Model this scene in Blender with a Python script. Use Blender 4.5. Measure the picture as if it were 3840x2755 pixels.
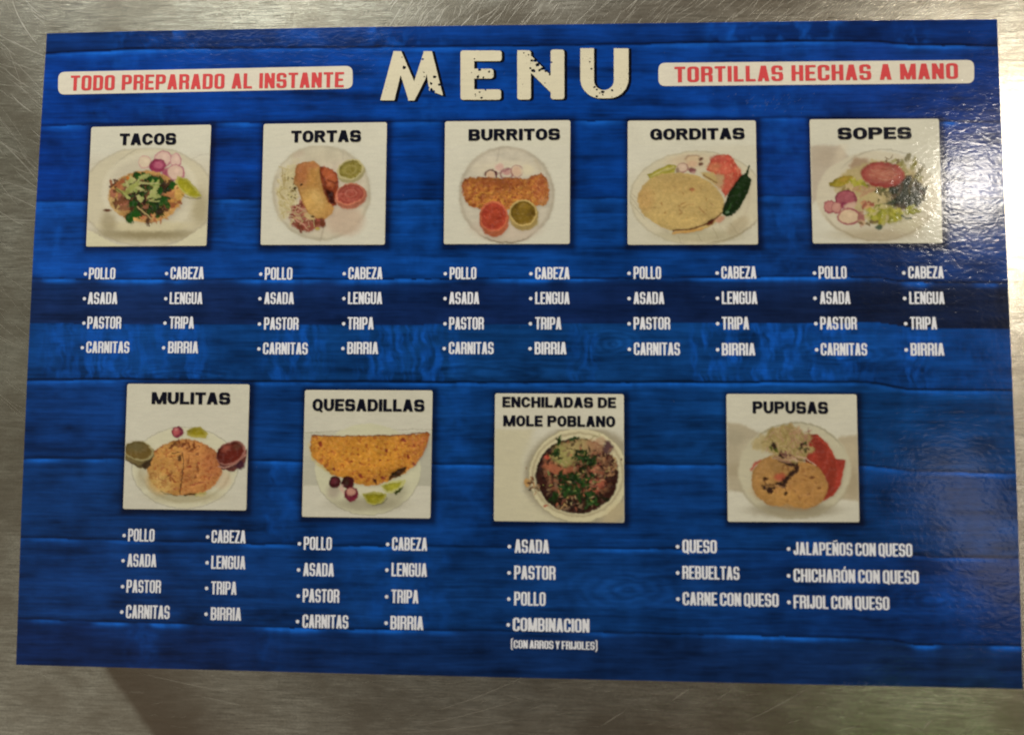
import bpy, math, random
import numpy as np
from mathutils import Vector, Matrix

for o in list(bpy.data.objects):
    bpy.data.objects.remove(o)
SC = bpy.context.scene
COL = SC.collection

# ------------------------------------------------------------------ camera
CAM_ROT = (0.06963225569, 0.04583254285, 0.00785505154)
CAM_LOC = (0.01903724767, -0.03625205594, 0.35364438873)
cd = bpy.data.cameras.new("camera")
cam = bpy.data.objects.new("camera", cd)
COL.objects.link(cam)
cam.location = CAM_LOC
cam.rotation_euler = CAM_ROT
cd.sensor_width = 36.0
cd.lens = 36.0 * 2900.0 / 3840.0
cd.clip_start = 0.01
cd.clip_end = 50.0
cd.dof.use_dof = True
cd.dof.focus_distance = 0.3725
cd.dof.aperture_fstop = 3.1
SC.camera = cam
SC.cycles.filter_width = 2.0

# ------------------------------------------------------------------ view
SC.view_settings.view_transform = 'Standard'
SC.view_settings.look = 'None'
SC.view_settings.exposure = 0.0
SC.view_settings.gamma = 1.0

# ------------------------------------------------------------------ room light (dim indoor surroundings)
world = bpy.data.worlds.new("World")
SC.world = world
world.use_nodes = True
wt = world.node_tree
wt.nodes.clear()


def N(tree, kind, **kw):
    n = tree.nodes.new(kind)
    for k, v in kw.items():
        if k == 'op':
            n.operation = v
        elif k == 'ins':
            for i, val in v.items():
                n.inputs[i].default_value = val
        else:
            setattr(n, k, v)
    return n


def math_node(tree, op, a, b=None, c=None, clamp=False):
    n = tree.nodes.new('ShaderNodeMath')
    n.operation = op
    n.use_clamp = clamp
    for i, v in enumerate((a, b, c)):
        if v is None:
            continue
        if isinstance(v, (int, float)):
            n.inputs[i].default_value = v
        else:
            tree.links.new(v, n.inputs[i])
    return n.outputs[0]


def mixrgb(tree, fac, a, b, mode='MIX'):
    n = tree.nodes.new('ShaderNodeMix')
    n.data_type = 'RGBA'
    n.blend_type = mode
    for sock, v in ((n.inputs[0], fac), (n.inputs[6], a), (n.inputs[7], b)):
        if isinstance(v, (int, float)):
            sock.default_value = v
        elif isinstance(v, tuple):
            sock.default_value = v if len(v) == 4 else (*v, 1)
        else:
            tree.links.new(v, sock)
    return n.outputs[2]


def maprange(tree, v, a, b, c=0.0, d=1.0, smooth=True):
    n = tree.nodes.new('ShaderNodeMapRange')
    if smooth:
        n.interpolation_type = 'SMOOTHSTEP'
    tree.links.new(v, n.inputs[0])
    for i, x in enumerate((a, b, c, d)):
        n.inputs[i + 1].default_value = x
    return n.outputs[0]


_tc = N(wt, 'ShaderNodeTexCoord')
_sep = N(wt, 'ShaderNodeSeparateXYZ')
wt.links.new(_tc.outputs['Generated'], _sep.inputs[0])
wx, wy, wz = _sep.outputs
c1 = mixrgb(wt, maprange(wt, wx, -0.55, 0.35), (0.225, 0.215, 0.172), (0.19, 0.155, 0.12))
cb = mixrgb(wt, maprange(wt, wx, -0.35, 0.35), (0.37, 0.335, 0.28), (0.20, 0.145, 0.10))
c2 = mixrgb(wt, maprange(wt, wy, -0.45, 0.10, 1.0, 0.0), c1, cb)
c2 = mixrgb(wt, maprange(wt, wz, 0.84, 0.97), c2, (0.10, 0.095, 0.085))
c3 = mixrgb(wt, maprange(wt, wz, -0.2, 0.25), (0.10, 0.09, 0.075), c2)
_bg = N(wt, 'ShaderNodeBackground')
wt.links.new(c3, _bg.inputs[0])
_bg.inputs[1].default_value = 1.0
_wo = N(wt, 'ShaderNodeOutputWorld')
wt.links.new(_bg.outputs[0], _wo.inputs[0])

# ------------------------------------------------------------------ measuring: photo pixel (3840 wide) -> table plane
_R = Matrix.Rotation(CAM_ROT[2], 3, 'Z') @ Matrix.Rotation(CAM_ROT[1], 3, 'Y') @ Matrix.Rotation(CAM_ROT[0], 3, 'X')
_R = np.array(_R)
_C = np.array(CAM_LOC)


TH = 0.0020          # thickness of the card


def at(px, py, z=TH):
    """a pixel measured in the photograph, as a point (x, y) of the card's upper face (or of height z), in metres"""
    px = np.asarray(px, float)
    py = np.asarray(py, float)
    d = np.stack([(px - 1920) / 2900.0, -(py - 1377.5) / 2900.0, -np.ones_like(px)], -1) @ _R.T
    q = _C - d * ((_C[2] - z) / d[..., 2])[..., None]
    return q[..., :2]


def above(px, py, h):
    """where a lamp at height h hangs so that the table mirrors it at the measured point"""
    q = at(px, py)
    k = h / _C[2]
    return (float(q[0] + (q[0] - _C[0]) * k), float(q[1] + (q[1] - _C[1]) * k), h)


def lamp(name, loc, size, size_y, power, color, rot=0.0, shape='RECTANGLE', spread=180):
    ld = bpy.data.lights.new(name, 'AREA')
    ld.shape = shape
    ld.size = size
    if shape in ('RECTANGLE', 'ELLIPSE'):
        ld.size_y = size_y
    ld.energy = power
    ld.color = color
    ld.spread = math.radians(spread)
    o = bpy.data.objects.new(name, ld)
    COL.objects.link(o)
    o.location = loc
    o.rotation_euler = (0, 0, rot)
    return o


lamp("bulb_or_added_light", above(3650, 700, 1.25), 0.13, 0.13, 4.0, (1.0, 0.92, 0.78), shape='DISK')
lamp("bulb_or_added_light", above(4120, 330, 1.25), 0.26, 0.36, 1.0, (1.0, 0.92, 0.76), shape='ELLIPSE')  # second lamp, added only for the burnt-out highlight on the steel
lamp("ceiling_light", above(1000, -90, 1.6), 0.62, 0.20, 1.35, (0.98, 1.0, 0.90))
lamp("fill_light", (-0.45, 1.12, 0.66), 0.7, 0.2, 25.5, (1.0, 0.99, 0.96))  # unseen fill lamp, added to light the card from outside the mirrored area
lamp("wall_light", above(4080, 1000, 1.4), 0.35, 0.72, 0.7, (1.0, 0.84, 0.66))
lamp("side_light", above(3680, 1980, 1.3), 0.13, 0.34, 0.45, (1.0, 0.88, 0.80), rot=math.radians(28))
lamp("added_green_light", above(3370, 2740, 0.9), 0.05, 0.14, 0.022, (0.25, 1.0, 0.2))  # unseen green lamp, added to tint the steel's reflection at lower right
lamp("added_green_light", above(3700, 2790, 0.9), 0.04, 0.20, 0.022, (0.25, 1.0, 0.2))  # another added lamp, for the second green streak


# ------------------------------------------------------------------ materials
def new_mat(name):
    m = bpy.data.materials.new(name)
    m.use_nodes = True
    t = m.node_tree
    t.nodes.clear()
    out = t.nodes.new('ShaderNodeOutputMaterial')
    b = t.nodes.new('ShaderNodeBsdfPrincipled')
    t.links.new(b.outputs[0], out.inputs[0])
    return m, t, b


def noise(t, vec, scale, detail=3, rough=0.5, dist=0.0):
    n = t.nodes.new('ShaderNodeTexNoise')
    n.inputs['Scale'].default_value = scale
    n.inputs['Detail'].default_value = detail
    n.inputs['Roughness'].default_value = rough
    n.inputs['Distortion'].default_value = dist
    t.links.new(vec, n.inputs['Vector'])
    return n.outputs['Fac']


def mapping(t, vec, rot=(0, 0, 0), scale=(1, 1, 1), loc=(0, 0, 0)):
    n = t.nodes.new('ShaderNodeMapping')
    n.inputs['Rotation'].default_value = rot
    n.inputs['Scale'].default_value = scale
    n.inputs['Location'].default_value = loc
    t.links.new(vec, n.inputs['Vector'])
    return n.outputs[0]


# glossy printed card: every ink shares one laminate finish, so that the gloss runs on across them
M_PRINT, t, b = new_mat("glossy_print")
geo = N(t, 'ShaderNodeNewGeometry')
P = geo.outputs['Position']
att = N(t, 'ShaderNodeAttribute', attribute_name='ink')
grain = noise(t, P, 2600, 2, 0.6)
blot = noise(t, mapping(t, P, scale=(0.35, 1.6, 1)), 420, 3, 0.6)
f = math_node(t, 'MULTIPLY', maprange(t, grain, 0.25, 0.75, 0.93, 1.07, False), maprange(t, blot, 0.25, 0.75, 0.95, 1.05, False))
wood = noise(t, mapping(t, P, scale=(0.08, 1.0, 1)), 800, 5, 0.7, 0.7)
wood2 = noise(t, mapping(t, P, scale=(0.9, 0.05, 1)), 330, 3, 0.6, 0.3)
wd = math_node(t, 'MULTIPLY', maprange(t, wood, 0.30, 0.70, 0.82, 1.20, False), maprange(t, wood2, 0.3, 0.7, 0.97, 1.03, False))
wd = math_node(t, 'ADD', math_node(t, 'MULTIPLY', math_node(t, 'SUBTRACT', wd, 1.0), att.outputs['Alpha']), 1.0)
f = math_node(t, 'MULTIPLY', f, wd)
cloud = noise(t, P, 28, 3, 0.6)
f = math_node(t, 'MULTIPLY', f, maprange(t, cloud, 0.3, 0.7, 0.955, 1.045, False))
vm = N(t, 'ShaderNodeVectorMath', op='SCALE')
t.links.new(att.outputs['Color'], vm.inputs[0])
t.links.new(f, vm.inputs['Scale'])
t.links.new(vm.outputs[0], b.inputs['Base Color'])
b.inputs['Roughness'].default_value = 0.42
b.inputs['Specular IOR Level'].default_value = 0.0
b.inputs['Coat Weight'].default_value = 0.6
b.inputs['Coat IOR'].default_value = 1.42
scr = noise(t, mapping(t, P, rot=(0, 0, math.radians(-28)), scale=(0.4, 1.0, 1)), 900, 2, 0.6, 0.8)
peel = noise(t, mapping(t, P, rot=(0, 0, math.radians(20)), scale=(0.6, 1.0, 1)), 400, 1, 0.5, 1.0)
t.links.new(maprange(t, scr, 0.3, 0.75, 0.10, 0.14, False), b.inputs['Coat Roughness'])
bump = N(t, 'ShaderNodeBump')
bump.inputs['Strength'].default_value = 1.0
bump.inputs['Distance'].default_value = 0.000075
t.links.new(math_node(t, 'ADD', math_node(t, 'MULTIPLY', scr, 0.22), math_node(t, 'MULTIPLY', peel, 0.78)), bump.inputs['Height'])
t.links.new(bump.outputs[0], b.inputs['Coat Normal'])

# brushed, much scratched steel
M_STEEL, t, b = new_mat("brushed_steel")
geo = N(t, 'ShaderNodeNewGeometry')
P = geo.outputs['Position']
sp = N(t, 'ShaderNodeSeparateXYZ')
t.links.new(P, sp.inputs[0])
big = noise(t, P, 9, 3, 0.5)
mid = noise(t, P, 60, 4, 0.6)
hor = noise(t, mapping(t, P, scale=(0.05, 1, 1)), 1500, 4, 0.75, 0.25)
hor2 = noise(t, mapping(t, P, rot=(0, 0, 0.03), scale=(0.13, 1, 1)), 520, 3, 0.7, 0.6)
dgl = noise(t, mapping(t, P, rot=(0, 0, math.radians(38)), scale=(0.10, 1, 1)), 1100, 4, 0.75, 0.3)
dgr = noise(t, mapping(t, P, rot=(0, 0, math.radians(-52)), scale=(0.07, 1, 1)), 900, 4, 0.8, 0.3)
iso = noise(t, P, 1000, 3, 0.75)
# where each direction of brushing rules
wl = math_node(t, 'MULTIPLY', maprange(t, sp.outputs[0], -0.16, -0.22), maprange(t, sp.outputs[1], -0.06, 0.05))
wr = math_node(t, 'MULTIPLY', maprange(t, sp.outputs[0], -0.02, 0.05), maprange(t, sp.outputs[1], 0.10, 0.14))
wr = math_node(t, 'MULTIPLY', wr, maprange(t, sp.outputs[0], 0.20, 0.23, 1.0, 0.15))


def mixf(t, f, a, b_):
    n = t.nodes.new('ShaderNodeMix')
    n.data_type = 'FLOAT'
    t.links.new(f, n.inputs[0])
    t.links.new(a, n.inputs[2])
    t.links.new(b_, n.inputs[3])
    return n.outputs[0]


hh = math_node(t, 'ADD', math_node(t, 'MULTIPLY', hor, 0.6), math_node(t, 'MULTIPLY', hor2, 0.4))
g = mixf(t, wr, mixf(t, wl, hh, dgl), dgr)
g = math_node(t, 'ADD', math_node(t, 'MULTIPLY', g, 0.72), math_node(t, 'MULTIPLY', iso, 0.28))
gfac = maprange(t, g, 0.38, 0.62, 0.0, 1.0, False)
base = mixrgb(t, gfac, (0.28, 0.265, 0.22), (0.80, 0.785, 0.69))
blotch = noise(t, mapping(t, P, rot=(0, 0, 0.4), scale=(0.6, 1, 1)), 26, 5, 0.65)
base = mixrgb(t, maprange(t, mid, 0.35, 0.7, 0.0, 0.45), base, (0.40, 0.36, 0.29))
base = mixrgb(t, maprange(t, blotch, 0.42, 0.66, 0.0, 0.7), base, (0.30, 0.265, 0.21))
# dark wedge of shade, painted into the steel colour with a straight edge
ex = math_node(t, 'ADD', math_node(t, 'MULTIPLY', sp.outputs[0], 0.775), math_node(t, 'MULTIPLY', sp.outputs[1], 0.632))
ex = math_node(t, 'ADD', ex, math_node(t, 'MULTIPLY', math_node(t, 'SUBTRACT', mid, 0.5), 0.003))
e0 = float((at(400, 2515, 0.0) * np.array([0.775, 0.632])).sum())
shade_wedge = math_node(t, 'MULTIPLY', maprange(t, ex, e0 - 0.0022, e0 + 0.0022), maprange(t, ex, e0 + 0.006, e0 + 0.05, 1.0, 0.1))
shade_wedge = math_node(t, 'MULTIPLY', shade_wedge, maprange(t, sp.outputs[1], -0.13, -0.145))
base = mixrgb(t, math_node(t, 'MULTIPLY', shade_wedge, 0.85), base, (0.20, 0.155, 0.115))
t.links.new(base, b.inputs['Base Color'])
b.inputs['Metallic'].default_value = 1.0
t.links.new(maprange(t, big, 0.3, 0.7, 0.20, 0.28), b.inputs['Roughness'])
b.inputs['Anisotropic'].default_value = 0.35
bump = N(t, 'ShaderNodeBump')
bump.inputs['Strength'].default_value = 1.0
bump.inputs['Distance'].default_value = 0.00012
t.links.new(g, bump.inputs['Height'])
t.links.new(bump.outputs[0], b.inputs['Normal'])

M_SCR, t, b = new_mat("scratched_steel")
b.inputs['Base Color'].default_value = (0.74, 0.71, 0.62, 1)
b.inputs['Metallic'].default_value = 1.0
b.inputs['Roughness'].default_value = 0.55


# ------------------------------------------------------------------ helpers
def srgb(c):
    c = np.asarray(c, float) / 255.0
    return np.where(c <= 0.04045, c / 12.92, ((c + 0.055) / 1.055) ** 2.4)


def link(name, me, parent=None, label=None):
    o = bpy.data.objects.new(name, me)
    COL.objects.link(o)
    if parent is not None:
        o.parent = parent
    if label:
        o['label'] = label
    return o


def paint(me, rgb, grain=0.0):
    """store ink colours on the points: one colour, or an array with one row per point (linear)"""
    n = len(me.vertices)
    a = me.color_attributes.new('ink', 'FLOAT_COLOR', 'POINT')
    buf = np.ones((n, 4), np.float32)
    buf[:, :3] = rgb
    buf[:, 3] = grain      # how much wood grain the print shows here
    a.data.foreach_set('color', buf.ravel())


def flat_mesh(name, xy, faces, z, rgb, mat):
    xy = np.asarray(xy, float)
    me = bpy.data.meshes.new(name)
    me.from_pydata([(float(p[0]), float(p[1]), z) for p in xy], [], faces)
    me.update()
    if len(me.polygons) and sum(p.normal.z * p.area for p in me.polygons) < 0:
        me.flip_normals()
    me.materials.append(mat)
    if rgb is not None:
        paint(me, rgb)
    return me


def grid_mesh(name, xy, z, rgb, mat, grain=0.0):
    """xy: (ny, nx, 2)"""
    ny, nx = xy.shape[:2]
    co = np.empty((ny * nx, 3), np.float32)
    co[:, :2] = xy.reshape(-1, 2)
    co[:, 2] = z
    me = bpy.data.meshes.new(name)
    nf = (ny - 1) * (nx - 1)
    me.vertices.add(ny * nx)
    me.vertices.foreach_set('co', co.ravel())
    i = (np.arange(ny - 1)[:, None] * nx + np.arange(nx - 1)[None, :]).ravel()
    q = np.stack([i, i + nx, i + nx + 1, i + 1], 1).astype(np.int32)
    me.loops.add(nf * 4)
    me.loops.foreach_set('vertex_index', q.ravel())
    me.polygons.add(nf)
    me.polygons.foreach_set('loop_start', (np.arange(nf) * 4).astype(np.int32))
    me.update(calc_edges=True)
    if me.polygons[0].normal.z < 0:
        me.flip_normals()
    me.materials.append(mat)
    paint(me, rgb, grain)
    return me


def hash2(ix, iy, seed):
    v = np.sin(ix * 127.1 + iy * 311.7 + seed * 74.7) * 43758.5453
    return v - np.floor(v)


def vnoise(x, y, seed=0):
    ix, iy = np.floor(x), np.floor(y)
    fx, fy = x - ix, y - iy
    fx, fy = fx * fx * (3 - 2 * fx), fy * fy * (3 - 2 * fy)
    a, b_ = hash2(ix, iy, seed), hash2(ix + 1, iy, seed)
    c, d = hash2(ix, iy + 1, seed), hash2(ix + 1, iy + 1, seed)
    return (a * (1 - fx) + b_ * fx) * (1 - fy) + (c * (1 - fx) + d * fx) * fy


def fbm(x, y, seed=0, oct=4, gain=0.55):
    s, a, n = 0.0, 1.0, 0.0
    for i in range(oct):
        s = s + a * vnoise(x * 2 ** i + 17.3 * i, y * 2 ** i + 9.1 * i, seed + i)
        n += a
        a *= gain
    return s / n


def sstep(x, a, b_):
    t_ = np.clip((x - a) / (b_ - a), 0, 1)
    return t_ * t_ * (3 - 2 * t_)


# ------------------------------------------------------------------ steel counter
cx0, cx1, cy0, cy1, cz1, th = -0.75, 0.75, -0.60, 0.55, 0.0, 0.035
me = bpy.data.meshes.new("counter_top")
r = 0.006
ring = []
for (x, y, sx, sy) in ((cx0, cy0, 1, 1), (cx1, cy0, -1, 1), (cx1, cy1, -1, -1), (cx0, cy1, 1, -1)):
    ring.append((x, y, sx, sy))
vs = []
for ins, z in ((0, -th), (0, -r), (r * 0.3, -r * 0.3), (r, 0)):
    for (x, y, sx, sy) in ring:
        vs.append((x + sx * ins, y + sy * ins, z))
fs = [(3, 2, 1, 0), (12, 13, 14, 15)]
for k in range(3):
    for i in range(4):
        j = (i + 1) % 4
        fs.append((k * 4 + i, k * 4 + j, k * 4 + 4 + j, k * 4 + 4 + i))
me.from_pydata(vs, [], fs)
me.update()
me.materials.append(M_STEEL)
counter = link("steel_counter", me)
counter['label'] = "brushed stainless steel counter top, scratched, under the blue menu card"
counter['kind'] = 'structure'

# long fine scratches: thin burrs standing a hair above the steel
rng = random.Random(7)
sv, sf = [], []


def scratch(px, py, ang, length, width, curve=0.0):
    p = at(px, py, 0.0)
    n = 9
    k = len(sv)
    x, y, a = float(p[0]), float(p[1]), ang
    for i in range(n + 1):
        tt = i / n
        w = width * 0.62 * math.sin(math.pi * min(max(tt, 0.02), 0.98)) ** 0.7 * 0.5
        nx, ny = -math.sin(a), math.cos(a)
        sv.append((x + nx * w, y + ny * w, 0.00003))
        sv.append((x - nx * w, y - ny * w, 0.00003))
        if i < n:
            sf.append((k + 2 * i, k + 2 * i + 1, k + 2 * i + 3, k + 2 * i + 2))
        x += math.cos(a) * length / n
        y += math.sin(a) * length / n
        a += curve / n


D = math.radians
for _ in range(190):      # left: long curving strokes, falling to the right
    scratch(rng.uniform(-250, 130), rng.uniform(-200, 1500), D(rng.gauss(-42, 9)), rng.uniform(0.006, 0.035), rng.uniform(0.00005, 0.00016), D(rng.uniform(-5, 30)))
for (x, y, a, l, w, c) in ((40, -20, -72, .03, .0003, 28), (40, 350, -50, .016, .00028, 24), (10, 250, -45, .02, .0002, 20), (-10, 520, -40, .03, .00025, -10), (0, 720, -20, .03, .0002, -12), (60, 640, -42, .016, .0002, 10), (-60, 100, -30, .04, .0002, 10), (20, 820, -8, .02, .0002, 14)):
    scratch(x, y, D(a), l, w, D(c))
for _ in range(480):      # top right: dense strokes rising to the right
    x = rng.uniform(1450, 3500)
    scratch(x, rng.uniform(-120, 150), D(rng.gauss(58 - (x - 1450) * 0.011, 8)), rng.uniform(0.004, 0.016), rng.uniform(0.00006, 0.00020), D(rng.uniform(-12, 12)))
for _ in range(110):
    scratch(rng.uniform(2900, 3900), rng.uniform(-100, 130), D(rng.gauss(22, 9)), rng.uniform(0.004, 0.016), rng.uniform(0.00006, 0.00020), D(rng.uniform(-12, 12)))
for _ in range(150):      # right and bottom: level brushing marks
    scratch(rng.uniform(3760, 3950), rng.uniform(700, 2500), D(rng.gauss(2, 6)), rng.uniform(0.002, 0.010), rng.uniform(0.00005, 0.00014))
for _ in range(170):
    scratch(rng.uniform(-50, 3900), rng.uniform(2480, 2850), D(rng.gauss(4, 9)), rng.uniform(0.002, 0.012), rng.uniform(0.00004, 0.00010))
for (x, y, a, l, w, c) in ((1640, 2660, 17, .045, .0002, 12), (1560, 2720, 12, .05, .00018, 8), (2255, 2720, 33, .012, .00025, 0), (2520, 2625, 35, .009, .0003, 0), (100, 2500, -24, .014, .00025, 6), (520, 2520, -12, .05, .0002, 4), (700, 2600, -8, .03, .0002, -6), (3460, 2730, 45, .005, .0004, 0), (2800, 2700, 25, .03, .0002, 8), (2690, 2620, 33, .006, .0002, 0), (1500, 2745, 4, .06, .00015, 10)):
    scratch(x, y, D(a), l, w, D(c))
me = bpy.data.meshes.new("scratches")
me.from_pydata(sv, [], sf)
me.update()
me.flip_normals() if me.polygons[0].normal.z < 0 else None
me.materials.append(M_SCR)
o = link("scratches", me, counter, "fine bright scratches in the steel")
o['kind'] = 'stuff'

# ------------------------------------------------------------------ menu card
Z1, Z2, Z3 = TH + 0.00010, TH + 0.00020, TH + 0.00030
card = bpy.data.objects.new("menu_card", None)
COL.objects.link(card)
card.empty_display_size = 0.05
card['label'] = "glossy blue wood-print menu card with nine food pictures lying on the steel"
card['category'] = "menu"

# outline measured along each edge
topx = lambda u: np.interp(u, [0, 1], [176, 3739])
topy = lambda u: np.interp(u, [0, .1, .3155, .5, .6354, .85, 1], [126.5, 117, 103, 94.5, 88, 78, 73])
botx = lambda u: np.interp(u, [0, 1], [60, 3836])
boty = lambda u: np.interp(u, [0, .355, .7, 1], [2491, 2526.5, 2557.5, 2582])


def lef(v):
    return np.interp(v, [0, .1, .327, .55, .75, .9, 1], [0, -4, -11, -11, -8, -3, 0])


def rig(v):
    return np.interp(v, [0, .1, .33, .55, .73, .9, 1], [0, 0, 2, 5, 6, 3, 0])


def card_px(u, v):
    x = topx(u) * (1 - v) + botx(u) * v + lef(v) * (1 - u) + rig(v) * u
    y = topy(u) * (1 - v) + boty(u) * v
    return x, y


PICS = {
    # name: (origin x, origin y, zoom, corners TL TR BR BL in zoomed pixels)
    'tacos': (310, 455, 3.39, ((112, 75), (1635, 45), (1575, 1585), (45, 1595))),
    'tortas': (965, 445, 3.39, ((82, 70), (1648, 48), (1622, 1605), (42, 1608))),
    'burritos': (1655, 440, 3.39, ((48, 55), (1640, 40), (1632, 1612), (32, 1615))),
    'gorditas': (2345, 440, 3.32, ((30, 45), (1622, 42), (1652, 1585), (28, 1590))),
    'sopes': (3025, 435, 3.321, ((35, 45), (1645, 38), (1690, 1585), (75, 1590))),
    'mulitas': (450, 1430, 3.286, ((92, 28), (1598, 35), (1558, 1588), (38, 1570))),
    'quesadillas': (1125, 1455, 3.287, ((62, 22), (1635, 28), (1608, 1605), (25, 1585))),
    'enchiladas': (1845, 1465, 3.222, ((38, 30), (1592, 40), (1598, 1592), (22, 1572))),
    'pupusas': (2715, 1465, 3.221, ((28, 38), (1600, 42), (1635, 1585), (45, 1580))),
}


def corners_px(name):
    ox, oy, s, q = PICS[name]
    return [(ox + a / s, oy + b_ / s) for a, b_ in q]


# --- the printed planks
SEAMS = [  # (points of the seam, strength of the line, [(x centre, half width, brightness of the lit edge)])
    ([(100, 204), (500, 185), (1300, 178), (2000, 173), (2700, 160), (3100, 153), (3300, 158), (3420, 167), (3840, 174)], .9,
     [(500, 300, .7), (1000, 300, .35), (1600, 400, .35), (2560, 130, .6), (2980, 260, .5), (3500, 160, .8)]),
    ([(100, 471), (800, 460), (1450, 456), (2300, 451), (3000, 441), (3300, 450), (3840, 462)], .6,
     [(250, 60, .7), (890, 60, .6), (1560, 90, .35), (2250, 80, .5), (3560, 40, .8), (2950, 80, .2)]),
    ([(100, 757), (830, 746), (1450, 749), (2300, 743), (3000, 734), (3840, 745)], .5,
     [(880, 50, .5), (200, 60, .3), (1560, 90, .2), (2250, 80, .2)]),
    ([(80, 1043), (700, 1047), (1300, 1046), (2000, 1043), (2400, 1041), (3000, 1036), (3300, 1040), (3400, 1056), (3900, 1062)], .55,
     [(220, 60, .7), (540, 140, 1.0), (1050, 140, 1.0), (1450, 170, 1.0), (1980, 120, .8), (2180, 80, .6), (2900, 290, .9), (3440, 50, .9), (3700, 40, .5)]),
    ([(60, 1426), (460, 1420), (950, 1430), (1900, 1433), (3250, 1431), (3400, 1458), (3900, 1466)], 1.0,
     [(300, 200, .6), (1050, 200, .5), (1700, 500, .55), (2700, 560, .65), (3480, 90, .7), (3640, 120, .6)]),
    ([(60, 1718), (450, 1717), (1000, 1726), (1750, 1739), (2600, 1740), (3240, 1743), (3420, 1764), (3900, 1775)], .7,
     [(160, 60, .7), (370, 60, .6), (1040, 80, .8), (1720, 130, .8), (2560, 160, .6), (3300, 100, .4), (3650, 130, .7)]),
    ([(40, 2013), (500, 2023), (900, 2036), (1300, 2045), (1900, 2050), (2440, 2056), (3300, 2062), (3500, 2087), (3900, 2092)], .7,
     [(200, 80, .35), (470, 60, .4), (1000, 90, .6), (1400, 120, .7), (2350, 140, .5), (2560, 60, .4), (3620, 120, .5)]),
    ([(40, 2314), (400, 2329), (700, 2336), (1000, 2348), (1400, 2358), (2000, 2364), (2440, 2372), (3100, 2386), (3350, 2398), (3430, 2414), (3900, 2420)], .6,
     [(180, 60, .4), (420, 60, .8), (620, 70, 1.0), (1090, 120, 1.0), (1450, 150, .9), (1650, 60, .5), (2250, 60, .4), (2900, 240, 1.0), (3470, 50, 1.0), (3770, 60, .9)]),
]
#                 colour of the planks, left / middle / right
TONES = [((6, 42, 104), (4, 46, 116), (4, 38, 100)),
         ((2, 48, 128), (3, 54, 134), (10, 46, 118)),
         ((2, 44, 122), (3, 50, 124), (8, 44, 116)),
         ((8, 58, 136), (7, 58, 132), (8, 44, 104)),
         ((16, 38, 86), (10, 30, 74), (12, 24, 54)),
         ((8, 58, 124), (8, 52, 108), (8, 58, 126)),
         ((9, 50, 114), (8, 54, 116), (8, 54, 110)),
         ((9, 48, 106), (8, 52, 116), (10, 54, 114)),
         ((10, 50, 112), (10, 52, 112), (8, 46, 108)),
         ((8, 34, 86), (10, 38, 86), (12, 38, 84))]
BLOBS = [  # plank, x centre, half width, strength
    (0, 600, 170, .8), (0, 1120, 110, .5), (0, 1500, 190, .8), (0, 2800, 140, .9), (0, 3040, 130, .8), (0, 3420, 60, .8),
    (1, 500, 200, .3), (1, 1700, 300, .3), (1, 2900, 300, .3), (2, 300, 90, .2), (2, 2920, 90, .35),
    (3, 180, 90, .6), (3, 880, 60, .4), (3, 2920, 100, .5), (3, 1560, 90, .3),
    (5, 260, 110, .7), (5, 430, 110, .9), (5, 720, 60, .45), (5, 640, 120, .5), (5, 1110, 120, .8), (5, 1530, 170, .95), (5, 2190, 60, .5), (5, 2650, 60, 1.2),
    (5, 2820, 150, 1.1), (5, 3080, 140, 1.1), (5, 3440, 80, .9), (5, 3250, 60, .3), (5, 3650, 100, .2),
    (6, 1700, 70, .3), (7, 1050, 60, .6), (7, 3000, 100, .2), (8, 1500, 200, .4), (8, 3600, 100, .3), (9, 530, 60, .4), (7, 1720, 100, .3), (9, 1000, 60, .2)]


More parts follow.
